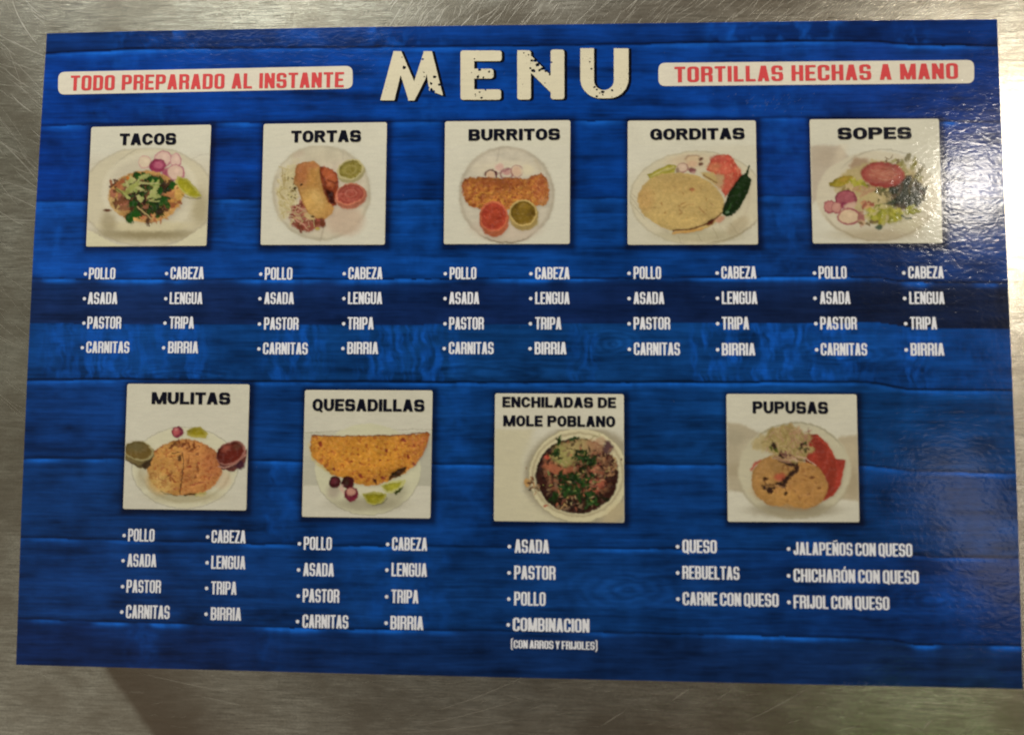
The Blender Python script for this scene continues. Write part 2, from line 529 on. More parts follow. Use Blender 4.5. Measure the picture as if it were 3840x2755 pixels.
def planks(X, Y):
    lin_l = np.array([[srgb((c[0] + 1, c[1] + 2, c[2] + 1)) for c in row] for row in TONES])
    ys = [np.interp(X, [p[0] for p in s[0]], [p[1] for p in s[0]]) + (fbm(X / 60, X * 0, 70 + i, 2) - .5) * 4 for i, s in enumerate(SEAMS)]
    b4 = np.interp(X, [60, 700, 1600, 2600, 3300, 3420, 3900], [1212, 1216, 1217, 1211, 1210, 1228, 1236])
    bounds = ys[:4] + [b4] + ys[4:]
    idx = sum((Y > b_).astype(int) for b_ in bounds)
    out = np.zeros(X.shape + (3,))
    w1 = sstep(X, 300, 1800)[..., None]
    w2 = sstep(X, 2100, 3500)[..., None]
    for k in range(10):
        c = lin_l[k, 0] * (1 - w1) + lin_l[k, 1] * w1
        c = c * (1 - w2) + lin_l[k, 2] * w2
        out[idx == k] = c[idx == k]
    # along-grain streaks
    wy = Y + 16 * (fbm(X / 260, Y / 90, 3, 3) - .5)
    st = fbm(X / 190, wy / 7.5 + idx * 31.7, 11, 4, .6) - .5
    st2 = fbm(X / 520, wy / 26 + idx * 13.1, 12, 3) - .5
    st3 = fbm(X / 90, Y / 60 + idx * 7.7, 13, 3) - .5
    L = 1 + .85 * st + 0.75 * st2 + .95 * st3 + .7 * (fbm(X / 230, Y / 110, 14, 3) - .5)
    out *= np.clip(L, .35, 2.2)[..., None]
    # paler paint left in patches, with cross grain in it
    bright = srgb((16, 88, 190))
    for (k, xc, hw, s) in BLOBS:
        m = (idx == k) * np.exp(-np.clip(np.abs(X - xc) / hw, 0, 9) ** 4) * s
        wx_ = X + 60 * (fbm(X / 80, Y / 70, 21 + k, 3) - .5)
        gr = fbm(wx_ / 17, Y / 75, 22 + k, 3) if k == 5 else fbm(wx_ / 45, Y / 60, 22 + k, 3)
        lo = fbm(X / 50, Y / 35, 40 + k, 3)
        m = m * np.clip((gr - .36) * 2.8, 0, 1) * np.clip(.35 + (lo - .3) * 2.0, 0, 1)
        m = m[..., None] * .85
        out = out * (1 - m) + bright * m
    # cathedral grain here and there in the textured plank
    for (xc, yc, rx, ry) in ((1900, 1400, 420, 60), (2300, 1290, 130, 60), (650, 1410, 260, 40), (3150, 1330, 200, 50), (3500, 2250, 160, 60), (2350, 2210, 200, 80)):
        rr_ = np.sqrt(((X - xc) / rx) ** 2 + ((Y - yc) / ry) ** 2)
        m = np.exp(-rr_ ** 2 * 1.2) * (.5 + .5 * np.sin(rr_ * 22 + 6 * fbm(X / 60, Y / 30, 5, 2)))
        out *= (1 + .55 * m)[..., None]
    hi = srgb((22, 104, 214))
    for i, (pts, dark, lights) in enumerate(SEAMS):
        d = Y - ys[i]
        amp = np.zeros_like(X)
        for (xc, hw, s) in lights:
            amp = np.maximum(amp, s * np.exp(-np.clip(np.abs(X - xc) / hw, 0, 9) ** 3))
        amp = (amp + .12) * np.clip(.25 + 1.4 * fbm(X / 45, X * 0 + i, 50 + i, 3), 0, 1.2)
        wdt = 7 + 5 * fbm(X / 80, X * 0 + i, 60 + i, 2)
        m = amp * np.where(d > 3, np.exp(-((d - 7) / wdt) ** 2), 0) * .8 + amp * np.where(d > 3, np.exp(-(d / 42)), 0) * .18
        m = np.clip(m, 0, 1)[..., None]
        out = out * (1 - m) + hi * m
        dk = dark * np.exp(-((d + 1) / 5.0) ** 2) + .28 * dark * np.where(d < 0, np.exp(d / 22), 0)
        out *= (1 - np.clip(dk * .74, 0, .85))[..., None]
    # printed soft drop shadow round each picture
    sh = np.zeros_like(X)
    for nm in PICS:
        q = corners_px(nm)
        x0 = (q[0][0] + (q[3][0] - q[0][0]) * (Y - q[0][1]) / (q[3][1] - q[0][1]))
        x1 = (q[1][0] + (q[2][0] - q[1][0]) * (Y - q[1][1]) / (q[2][1] - q[1][1]))
        y0 = (q[0][1] + (q[1][1] - q[0][1]) * (X - q[0][0]) / (q[1][0] - q[0][0]))
        y1 = (q[3][1] + (q[2][1] - q[3][1]) * (X - q[3][0]) / (q[2][0] - q[3][0]))
        dx = np.maximum(np.maximum(x0 - X + 2, X - x1 - 8), 0)
        dy = np.maximum(np.maximum(y0 - Y + 2, Y - y1 - 8), 0)
        sh = np.maximum(sh, np.exp(-((dx * dx + dy * dy) / 16.0 ** 2)))
    out *= (1 - .72 * sh)[..., None]
    out[..., 0] += .0010 * sh
    return out


NX, NY = 840, 560
uu, vv = np.meshgrid(np.linspace(0, 1, NX), np.linspace(0, 1, NY))
PX, PY = card_px(uu, vv)
INK = 1.28
ink = planks(PX, PY) * INK * .97
me = grid_mesh("card_face", at(PX, PY), TH, ink.reshape(-1, 3), M_PRINT, 1.0)
link("printed_face", me, card, "blue painted-plank print of the card")
# the body under the printed face, cut edges dark
u = np.linspace(0, 1, 60)
loop = [card_px(a, 0.0) for a in u[:-1]] + [card_px(1.0, a) for a in u[:-1]] + [card_px(a, 1.0) for a in u[:0:-1]] + [card_px(0.0, a) for a in u[:0:-1]]
lp = at([p[0] for p in loop], [p[1] for p in loop])
n = len(lp)
me = bpy.data.meshes.new("card_body")
c0 = lp.mean(0)
ins = c0 + (lp - c0) * 0.9995
me.from_pydata([(p[0], p[1], 0.00006) for p in lp] + [(p[0], p[1], TH - 0.00002) for p in lp], [],
               [tuple(range(n - 1, -1, -1)), tuple(range(n, 2 * n))] + [(i, (i + 1) % n, n + (i + 1) % n, n + i) for i in range(n)])
me.update()
import bmesh
bm = bmesh.new(); bm.from_mesh(me); bmesh.ops.recalc_face_normals(bm, faces=bm.faces); bm.to_mesh(me); bm.free()
me.materials.append(M_PRINT)
paint(me, srgb((40, 24, 18)))
link("card_body", me, card, "thin stiff core with dark cut edges")

# ------------------------------------------------------------------ lettering: outlines drawn as distance fields
INF = 9.0


def f_box(X, Y, x0, y0, x1, y1, r=0.0):
    r = min(r, (x1 - x0) / 2, (y1 - y0) / 2)
    qx = np.abs(X - (x0 + x1) / 2) - (x1 - x0) / 2 + r
    qy = np.abs(Y - (y0 + y1) / 2) - (y1 - y0) / 2 + r
    return np.hypot(np.maximum(qx, 0), np.maximum(qy, 0)) + np.minimum(np.maximum(qx, qy), 0) - r


def f_poly(X, Y, pts):
    """convex polygon, either winding"""
    area = sum(pts[i][0] * pts[(i + 1) % len(pts)][1] - pts[(i + 1) % len(pts)][0] * pts[i][1] for i in range(len(pts)))
    if area < 0:
        pts = pts[::-1]
    d = -INF * np.ones_like(X)
    for i in range(len(pts)):
        (x0, y0), (x1, y1) = pts[i], pts[(i + 1) % len(pts)]
        l = math.hypot(x1 - x0, y1 - y0)
        d = np.maximum(d, ((X - x0) * (y1 - y0) - (Y - y0) * (x1 - x0)) / l)
    return d


def U(*a):
    r_ = a[0]
    for q in a[1:]:
        r_ = np.minimum(r_, q)
    return r_


def cut(a, b_):
    return np.maximum(a, -b_)


STYLES = {
    #          width  vstem  hstem  outer r  inner r  gap    space
    'list': dict(w=.47, a=.168, b=.125, R=.20, r=.06, gap=.045, sp=.16, n=34),
    'head': dict(w=.86, a=.285, b=.215, R=.43, r=.20, gap=.075, sp=.36, n=40),
    'banner': dict(w=.50, a=.175, b=.145, R=.18, r=.06, gap=.085, sp=.27, n=38),
}


def glyph_field(ch, S, X, Y):
    w, a, b, R, r = S['w'], S['a'], S['b'], S['R'], S['r']
    head = S['R'] > .3
    B = lambda *k, **kw: f_box(X, Y, *k, **kw)
    def O(x0=0, y0=0, x1=None, y1=1):
        x1 = w if x1 is None else x1
        return cut(B(x0, y0, x1, y1, r=R), B(x0 + a, y0 + b, x1 - a, y1 - b, r=r))
    def Dd(y0, y1, x1=None):
        x1 = w if x1 is None else x1
        rr = min(R, (y1 - y0) / 2 * .98)
        o_ = U(B(0, y0, x1, y1, r=rr), B(0, y0, x1 / 2, y1))
        i_ = U(B(a, y0 + b, x1 - a, y1 - b, r=min(r, (y1 - y0 - 2 * b) / 2)), B(a, y0 + b, a + (x1 - 2 * a) / 2, y1 - b))
        return cut(o_, i_)
    def A():
        return U(f_poly(X, Y, [(0, 0), (a * 1.05, 0), (w / 2 + a * .62, 1), (w / 2 - a * .62, 1)]),
                 f_poly(X, Y, [(w, 0), (w - a * 1.05, 0), (w / 2 - a * .62, 1), (w / 2 + a * .62, 1)]),
                 f_poly(X, Y, [(w * .18, .2), (w * .82, .2), (w * .74, .2 + b), (w * .26, .2 + b)]))
    def Nn():
        return U(B(0, 0, a, 1), B(w - a, 0, w, 1), f_poly(X, Y, [(0, 1), (a * 1.05, 1), (w, 0), (w - a * 1.05, 0)]))
    if ch == 'A': return A()
    if ch == 'B': return U(Dd(0, .5 + b / 2), Dd(.5 - b / 2, 1, w * .97))
    if ch == 'C': return cut(O(), B(w * .55, .36, w + 1, .63))
    if ch == 'D': return Dd(0, 1)
    if ch == 'E': return U(B(0, 0, a, 1), B(0, 0, w * .88, b), B(0, 1 - b, w * .88, 1), B(0, .5 - b / 2, w * .8, .5 + b / 2))
    if ch == 'F': return U(B(0, 0, a, 1), B(0, 1 - b, w * .86, 1), B(0, .48 - b / 2, w * .78, .48 + b / 2))
    if ch == 'G': return U(cut(O(), B(w * .55, .4, w + 1, .64)), B(w * .52, .4, w, .4 + b), B(w - a, .03, w, .5))
    if ch == 'H': return U(B(0, 0, a, 1), B(w - a, 0, w, 1), B(0, .5 - b / 2, w, .5 + b / 2))
    if ch == 'I': return B(0, 0, a, 1)
    if ch == 'J': return U(B(w * .8 - a, .3, w * .8, 1), np.maximum(O(x1=w * .8), Y - .34))
    if ch == 'L': return U(B(0, 0, a, 1), B(0, 0, w * .85, b))
    if ch == 'M':
        W = w * 1.33
        return U(B(0, 0, a, 1), B(W - a, 0, W, 1), f_poly(X, Y, [(0, 1), (a * 1.15, 1), (W / 2 + a * .42, 0), (W / 2 - a * .42, 0)]),
                 f_poly(X, Y, [(W, 1), (W - a * 1.15, 1), (W / 2 - a * .42, 0), (W / 2 + a * .42, 0)]))
    if ch == 'N': return Nn()
    if ch == 'Ñ': return U(Nn(), B(w * .12, 1.07, w * .55, 1.14), B(w * .45, 1.11, w * .88, 1.18))
    if ch == 'O': return O()
    if ch == 'Ó': return U(O(), f_poly(X, Y, [(w * .38, 1.05), (w * .58, 1.05), (w * .8, 1.22), (w * .5, 1.22)]))
    if ch == 'P': return U(B(0, 0, a, 1), Dd(.38, 1))
    if ch == 'Q': return U(O(), f_poly(X, Y, [(w * .5, .16), (w * .7, .22), (w * 1.04, -.03), (w * .85, -.12)]))
    if ch == 'R':
        if head:
            return U(B(0, 0, a, 1), Dd(.42, 1, w * .95), f_poly(X, Y, [(w * .4, .46), (w * .72, .46), (w * 1.02, 0), (w * .72, 0)]))
        return cut(U(B(0, 0, a, 1), Dd(.43, 1), B(w - a, 0, w, .5 - b * .3, r=.03)), f_poly(X, Y, [(w - .06, .455), (w + .1, .36), (w + .1, .55)]))
    if ch == 'S':
        t1 = cut(B(0, .5 - b / 2, w * .97, 1, r=min(R, .27)), B(a, .5 + b / 2, w - a, 1 - b, r=min(r, .12)))
        t1 = cut(t1, B(w * .5, .5 + b / 2, w + 1, .69))
        t2 = cut(B(0, 0, w, .5 + b / 2, r=min(R, .27)), B(a, b, w - a, .5 - b / 2, r=min(r, .12)))
        t2 = cut(t2, B(-1, .31, w * .5, .5 - b / 2))
        return U(t1, t2)
    if ch == 'T': return U(B(w * .47 - a / 2, 0, w * .47 + a / 2, 1), B(0, 1 - b, w * .94, 1))
    if ch == 'U': return np.maximum(cut(B(0, 0, w, 2.0, r=R), B(a, b, w - a, 2.0, r=r)), Y - 1)
    if ch == 'Y': return U(B(w / 2 - a / 2, 0, w / 2 + a / 2, .5), f_poly(X, Y, [(0, 1), (a, 1), (w / 2 + a / 2, .4), (w / 2 - a / 2, .4)]),
                           f_poly(X, Y, [(w, 1), (w - a, 1), (w / 2 - a / 2, .4), (w / 2 + a / 2, .4)]))
    if ch == 'Z': return U(B(0, 0, w * .9, b), B(0, 1 - b, w * .9, 1), f_poly(X, Y, [(0, b * .9), (a * 1.1, b * .9), (w * .9, 1 - b * .9), (w * .9 - a * 1.1, 1 - b * .9)]))
    if ch == '(': return np.maximum(cut(B(0, -.22, w, 1.22, r=.2), B(a * .8, -.12, w * 2, 1.12, r=.1)), X - w * .5)
    if ch == ')': return np.maximum(cut(B(-w * .5, -.22, w * .5, 1.22, r=.2), B(-w * 1.5, -.12, w * .5 - a * .8, 1.12, r=.1)), -X)
    raise KeyError(ch)


def glyph_width(ch, S):
    w = S['w']
    return {'I': S['a'], 'M': w * 1.33, 'E': w * .88, 'F': w * .86, 'L': w * .85, 'J': w * .8, 'T': w * .94, 'Z': w * .9,
            '(': w * .5, ')': w * .5, ' ': S['sp']}.get(ch, w)


def contour(F, xs, ys):
    """filled marching squares: full cells of a row are merged into strips"""
    vid = {}
    verts, faces = [], []

    def v(key, x, y):
        if key not in vid:
            vid[key] = len(verts)
            verts.append((x, y))
        return vid[key]
    ins = F < 0
    ny, nx = F.shape
    for j in range(ny - 1):
        i = 0
        while i < nx - 1:
            c = (ins[j, i], ins[j, i + 1], ins[j + 1, i + 1], ins[j + 1, i])
            s = c[0] + c[1] + c[2] + c[3]
            if s == 0:
                i += 1
                continue
            if s == 4:
                k = i
                while k + 1 < nx - 1 and ins[j, k + 2] and ins[j + 1, k + 2]:
                    k += 1
                faces.append((v((i, j), xs[i], ys[j]), v((k + 1, j), xs[k + 1], ys[j]), v((k + 1, j + 1), xs[k + 1], ys[j + 1]), v((i, j + 1), xs[i], ys[j + 1])))
                i = k + 1
                continue
            cc = ((i, j), (i + 1, j), (i + 1, j + 1), (i, j + 1))
            poly = []
            for q in range(4):
                a_, b_ = cc[q], cc[(q + 1) % 4]
                if c[q]:
                    poly.append(v(a_, xs[a_[0]], ys[a_[1]]))
                if c[q] != c[(q + 1) % 4]:
                    fa, fb = F[a_[1], a_[0]], F[b_[1], b_[0]]
                    tt = fa / (fa - fb)
                    k = (min(a_, b_), max(a_, b_))
                    poly.append(v(k, xs[a_[0]] + (xs[b_[0]] - xs[a_[0]]) * tt, ys[a_[1]] + (ys[b_[1]] - ys[a_[1]]) * tt))
            if len(set(poly)) >= 3:
                faces.append(tuple(poly))
            i += 1
    return np.array(verts), faces


_glyphs = {}


def glyph(ch, style):
    if (ch, style) not in _glyphs:
        S = STYLES[style]
        h = 1.0 / S['n']
        gw = glyph_width(ch, S)
        xs = np.arange(-h * 1.5, gw + .1 + h * 2, h)
        ys = np.arange(-.26 if ch in '()Q' else -h * 1.5, 1.26 if ch in 'ÑÓ()' else 1 + h * 2, h)
        X, Y = np.meshgrid(xs, ys)
        _glyphs[(ch, style)] = contour(glyph_field(ch, S, X, Y), xs, ys)
    return _glyphs[(ch, style)]


def text_shape(txt, style, small=False):
    S = STYLES[style]
    V, F, x, n0 = [], [], 0.0, 0
    first = True
    for ch in txt:
        if ch == ' ':
            x += S['sp']
            continue
        if not first:
            x += S['gap']
        first = False
        vv_, ff = glyph(ch, style)
        q = vv_.copy()
        q[:, 0] += x
        V.append(q)
        F += [tuple(i + n0 for i in f_) for f_ in ff]
        n0 += len(vv_)
        x += glyph_width(ch, S)
    return np.concatenate(V), F, x


def text_obj(name, txt, style, xl, xr, yt, yb, z, rgb, parent, label=None):
    """txt set level on the card between the measured left/right ends; yt, yb are measured at its left end"""
    V, F, wd = text_shape(txt, style)
    p0, p1, pt = at(xl, yb), at(xr, yb), at(xl, yt)
    q = np.empty_like(V)
    q[:, 0] = p0[0] + V[:, 0] * (p1[0] - p0[0]) / wd
    q[:, 1] = p0[1] + V[:, 1] * (pt[1] - p0[1])
    return link(name, flat_mesh(name, q, F, z, rgb, M_PRINT), parent, label)


def disc(name, px, py, r_, z, rgb, parent):
    c = at(px, py)
    n = 14
    pts = [(c[0] + r_ * math.cos(6.2832 * i / n), c[1] + r_ * math.sin(6.2832 * i / n)) for i in range(n)]
    return link(name, flat_mesh(name, pts, [tuple(range(n))], z, rgb, M_PRINT), parent)


def rounded(corners, r_):
    """corners TL TR BR BL in photo pixels -> outline with rounded corners"""
    pts = []
    q = [np.array(c, float) for c in corners]
    for i in range(4):
        a_, b_, c_ = q[i - 1], q[i], q[(i + 1) % 4]
        ua, uc = (a_ - b_) / np.linalg.norm(a_ - b_), (c_ - b_) / np.linalg.norm(c_ - b_)
        s, e, m = b_ + ua * r_, b_ + uc * r_, b_
        for k in range(6):
            tt = k / 5
            pts.append(s * (1 - tt) ** 2 + m * 2 * tt * (1 - tt) + e * tt ** 2)
    return np.array(pts)


CREAM = srgb((204, 201, 182)) * INK
WHITE = srgb((226, 228, 234)) * INK
IVORY = srgb((210, 203, 176)) * INK
RED = srgb((205, 74, 76)) * INK
BLACK = srgb((14, 16, 30)) * INK

# --- title letters M E N U
TX, TY, TS = 1400.0, 150.0, 2.268
tw = np.arange(30, 2260, 3.2)
SPOTS = [(265, 240, 20), (420, 168, 13), (430, 280, 8), (435, 315, 8), (522, 318, 18), (490, 375, 14), (562, 385, 15), (495, 430, 22), (470, 410, 10), (515, 440, 14),
         (245, 150, 7), (860, 165, 8), (905, 258, 15), (985, 275, 13), (890, 318, 16), (935, 322, 10), (870, 340, 9), (905, 447, 10), (866, 465, 10), (922, 496, 13), (955, 430, 8), (868, 480, 7),
         (1280, 115, 9), (1348, 180, 15), (1362, 266, 22), (1335, 245, 12), (1460, 370, 8), (1515, 195, 9), (1395, 215, 20), (1440, 250, 20), (1375, 180, 16), (1500, 300, 10), (1415, 262, 14), (1465, 268, 12), (1320, 130, 9), (1840, 190, 8), (1855, 250, 11), (1848, 160, 6),
         (1880, 405, 12), (1900, 425, 12), (1950, 445, 18), (2030, 432, 15), (1900, 484, 14), (1950, 470, 9), (2030, 486, 6), (1925, 455, 8), (2105, 415, 4), (835, 282, 6), (1180, 60, 3), (1270, 380, 4)]


def title_field(ch, X, Y):
    B = lambda *k, **kw: f_box(X, Y, *k, **kw)
    Pp = lambda p: f_poly(X, Y, p) - 9
    if ch == 'M':
        F = U(Pp([(72, 508), (173, 508), (256, 170), (232, 108), (180, 108)]), Pp([(182, 108), (232, 108), (366, 420), (345, 510), (308, 510)]),
              Pp([(308, 510), (345, 510), (436, 330), (488, 108), (438, 108)]), Pp([(436, 108), (492, 108), (580, 462), (484, 428)]))
    elif ch == 'E':
        F = U(B(742, 94, 858, 512, r=20), B(742, 94, 1092, 184, r=22), B(780, 248, 1022, 332, r=26), B(742, 424, 1086, 512, r=22))
    elif ch == 'N':
        F = U(B(1224, 92, 1340, 510, r=22), B(1508, 86, 1624, 508, r=22), Pp([(1236, 101), (1292, 101), (1608, 420), (1608, 496), (1566, 496), (1300, 230)]))
    else:
        F = np.maximum(cut(B(1760, -300, 2170, 500, r=170), B(1876, -400, 2045, 430, r=84)), 75 - Y)
        F = U(F, B(1760, 75, 1876, 200, r=20), B(2045, 78, 2170, 200, r=20))
        F = np.maximum(F, -(f_poly(X, Y, [(1740, 0), (2200, 0), (2200, 76), (1740, 74)])))
    wob = (fbm(X / 16, Y / 16, 91, 3) - .5)
    F = F + wob * 3
    for (x, y, r_) in SPOTS:
        F = np.maximum(F, -(np.hypot(X - x, (Y - y) * 1.15) - r_ * (.38 + 1.1 * (wob + .5) * .75)))
    sp_ = fbm(X / 6, Y / 6, 95, 2)
    wear = sstep(fbm(X / 60, Y / 60, 97, 2), .5, .7)
    F = np.maximum(F, (sp_ - .895 + .10 * wear) * 60)
    return F


for ch, (xa, xb) in {'M': (40, 620), 'E': (715, 1120), 'N': (1195, 1650), 'U': (1735, 2200)}.items():
    xs = np.arange(xa, xb, 3.0)
    ys = np.arange(60, 535, 3.0)
    X, Y = np.meshgrid(xs, ys)
    F = title_field(ch, X, Y)
    V, fc = contour(F, xs, ys)
    px = TX + V[:, 0] / TS
    py = TY + V[:, 1] / TS
    q = at(px, py)
    letter = link("title_letter", flat_mesh("title_letter", q, fc, Z3, IVORY, M_PRINT), card, "worn ivory letter %s of the title" % ch)
    # printed black shadow, solid and pushed right and down
    V2, fc2 = contour(title_field(ch, X, Y) - 4, xs, ys)
    q2 = at(TX + (V2[:, 0] + 21) / TS, TY + (V2[:, 1] + 5) / TS)
    link("letter_shadow", flat_mesh("letter_shadow", q2, fc2, Z1, srgb((6, 10, 24)), M_PRINT), letter)

# --- banners
for (cs, txt, tb) in ((((219, 271), (1322, 248), (1323, 333), (218, 356)), "TODO PREPARADO AL INSTANTE", (264, 1289, 285, 341)),
                      (((2469, 237), (3652, 226), (3653, 313), (2469, 324)), "TORTILLAS HECHAS A MANO", (2529, 3593, 252, 310))):
    pts = rounded(cs, 26)
    q = at(pts[:, 0], pts[:, 1])
    ban = link("banner", flat_mesh("banner", q, [tuple(range(len(q)))], Z1, srgb((214, 208, 190)) * INK, M_PRINT), card, "cream strip reading " + txt)
    text_obj("lettering", txt, 'banner', tb[0], tb[1], tb[2], tb[3], Z2, RED, ban)

# ------------------------------------------------------------------ the nine pictures
HEAD = {
    'tacos': [("TACOS", 449, 661, 502, 545)], 'tortas': [("TORTAS", 1092, 1354, 491.5, 535)], 'burritos': [("BURRITOS", 1757, 2100, 486, 528.5)],
    'gorditas': [("GORDITAS", 2438, 2792, 484, 526)], 'sopes': [("SOPES", 3141, 3418, 480, 524)], 'mulitas': [("MULITAS", 569, 864, 1469.5, 1514)],
    'quesadillas': [("QUESADILLAS", 1172, 1592, 1494.5, 1540)], 'enchiladas': [("ENCHILADAS DE", 1884, 2310, 1487, 1526), ("MOLE POBLANO", 1887, 2307, 1556.5, 1597)],
    'pupusas': [("PUPUSAS", 2822, 3105, 1504, 1549)],
}
DISH = {'tacos': "taco heaped with coriander and meat on a white plate", 'tortas': "torta halves with two salsa cups on a round plate",
        'burritos': "browned burrito with a red and a green salsa cup", 'gorditas': "pale round gordita with a dark green chilli",
        'sopes': "sope under tomato and lettuce with radishes", 'mulitas': "round mulita cut in half with two salsa cups",
        'quesadillas': "folded orange quesadilla with radishes and lime", 'enchiladas': "dark mole enchiladas strewn with herbs on a plate",
        'pupusas': "pupusas with shredded cabbage in red sauce"}
TOPS = {'tacos': 325, 'tortas': 325, 'burritos': 340, 'gorditas': 330, 'sopes': 330, 'mulitas': 330, 'quesadillas': 330, 'enchiladas': 440, 'pupusas': 320}


class Pic:
    def __init__(s, X, Y, seed):
        s.X, s.Y, s.seed = X, Y, seed
        s.im = np.ones(X.shape + (3,)) * srgb((204, 201, 182))
        s.rs = random.Random(seed)

    def put(s, m, col):
        m = np.clip(m, 0, 1)[..., None]
        s.im = s.im * (1 - m) + srgb(col) * m

    def mul(s, m, f):
        s.im = s.im * (1 + np.clip(m, 0, 1)[..., None] * (np.asarray(f, float) - 1))

    def ellm(s, cx, cy, rx, ry, rot=0, soft=10, rag=0, rf=40):
        c, k = math.cos(math.radians(rot)), math.sin(math.radians(rot))
        dx, dy = s.X - cx, s.Y - cy
        a, b_ = dx * c + dy * k, -dx * k + dy * c
        rr_ = np.sqrt((a / rx) ** 2 + (b_ / ry) ** 2)
        d = (rr_ - 1) * min(rx, ry)
        if rag:
            d = d + (fbm(s.X / rf, s.Y / rf, s.seed + 3, 3) - .5) * 2 * rag
        return sstep(-d, -soft, soft)

    def ell(s, cx, cy, rx, ry, col, **k):
        m = s.ellm(cx, cy, rx, ry, **k)
        s.put(m, col)
        return m

    def ring(s, cx, cy, rx, ry, wd, col, amt=.6, rot=0, a0=None, a1=None):
        c, k = math.cos(math.radians(rot)), math.sin(math.radians(rot))
        dx, dy = s.X - cx, s.Y - cy
        a, b_ = dx * c + dy * k, -dx * k + dy * c
        d = (np.sqrt((a / rx) ** 2 + (b_ / ry) ** 2) - 1) * min(rx, ry)
        m = np.exp(-(d / wd) ** 2) * amt
        if a0 is not None:
            th_ = np.degrees(np.arctan2(b_, a)) % 360
            m = m * sstep(th_, a0 - 12, a0 + 12) * sstep(-th_, -a1 - 12, -a1 + 12)
        s.put(m, col)

    def polym(s, pts, soft=10, rag=0, rf=40):
        X, Y = s.X, s.Y
        d = np.full(X.shape, 1e9)
        ins = np.zeros(X.shape, bool)
        n_ = len(pts)
        for i in range(n_):
            (x0, y0), (x1, y1) = pts[i], pts[(i + 1) % n_]
            ex, ey = x1 - x0, y1 - y0
            t_ = np.clip(((X - x0) * ex + (Y - y0) * ey) / (ex * ex + ey * ey + 1e-9), 0, 1)
            d = np.minimum(d, np.hypot(X - x0 - t_ * ex, Y - y0 - t_ * ey))
            cr = ((y0 > Y) != (y1 > Y))
            with np.errstate(divide='ignore', invalid='ignore'):
                xx = (x1 - x0) * (Y - y0) / (y1 - y0 + 1e-12) + x0
            ins ^= cr & (X < xx)
        d = np.where(ins, -d, d)
        if rag:
            d = d + (fbm(X / rf, Y / rf, s.seed + 5, 3) - .5) * 2 * rag
        return sstep(-d, -soft, soft)

    def poly(s, pts, col, **k):
        m = s.polym(pts, **k)
        s.put(m, col)
        return m

    def line(s, pts, wd, col, amt=1.0, soft=5):
        d = np.full(s.X.shape, 1e9)
        for (x0, y0), (x1, y1) in zip(pts[:-1], pts[1:]):
            ex, ey = x1 - x0, y1 - y0
            t_ = np.clip(((s.X - x0) * ex + (s.Y - y0) * ey) / (ex * ex + ey * ey + 1e-9), 0, 1)
            d = np.minimum(d, np.hypot(s.X - x0 - t_ * ex, s.Y - y0 - t_ * ey))
        s.put(sstep(-d, -wd / 2 - soft, -wd / 2 + soft) * amt, col)

    def mott(s, m, fx, fy, col, lo=.5, hi=.65, amt=1.0, sd=0, oct=3):
        n_ = fbm(s.X / fx, s.Y / fy, s.seed * 7 + sd, oct)
        s.put(m * sstep(n_, lo, hi) * amt, col)

    def shade(s, m, fx, fy, amt, sd=0):
        n_ = fbm(s.X / fx, s.Y / fy, s.seed * 5 + sd, 4) - .5
        s.im = s.im * (1 + (m * n_ * 2 * amt))[..., None]

    def bits(s, n_, cx, cy, rx, ry, cols, r0, r1, elong=2.0, amt=.9, mask=None, soft=6):
        for _ in range(n_):
            for _k in range(20):
                a, q = s.rs.uniform(0, 6.283), math.sqrt(s.rs.random())
                x, y = cx + rx * q * math.cos(a), cy + ry * q * math.sin(a)
                break
            r_ = s.rs.uniform(r0, r1)
            m = s.ellm(x, y, r_ * s.rs.uniform(1, elong), r_ * .7, rot=s.rs.uniform(0, 180), soft=soft, rag=r_ * .35, rf=14) * amt
            if mask is not None:
                m = m * mask
            s.put(m, s.rs.choice(cols))

    def shreds(s, n_, cx, cy, rx, ry, cols, l0, l1, wd, amt=.8, ang=None):
        for _ in range(n_):
            a, q = s.rs.uniform(0, 6.283), math.sqrt(s.rs.random())
            x, y = cx + rx * q * math.cos(a), cy + ry * q * math.sin(a)
            t_ = s.rs.uniform(0, 3.14) if ang is None else math.radians(s.rs.gauss(ang, 25))
            l = s.rs.uniform(l0, l1)
            dx, dy = math.cos(t_) * l / 2, math.sin(t_) * l / 2
            bx, by = -dy * s.rs.uniform(-.4, .4), dx * s.rs.uniform(-.4, .4)
            s.line([(x - dx, y - dy), (x + bx, y + by), (x + dx, y + dy)], wd, s.rs.choice(cols), amt)


def radish(p, x, y, r_, rim=(176, 96, 120), core=(214, 184, 168), rx=1.0, rot=0):
    p.ell(x, y, r_ * rx, r_, rim, soft=7, rot=rot)
    p.ell(x - r_ * .05, y - r_ * .03, r_ * rx * .84, r_ * .82, core, soft=9, rot=rot)
    p.ell(x + r_ * .1, y - r_ * .2, r_ * .3, r_ * .3, tuple(min(255, c + 8) for c in core), soft=16)


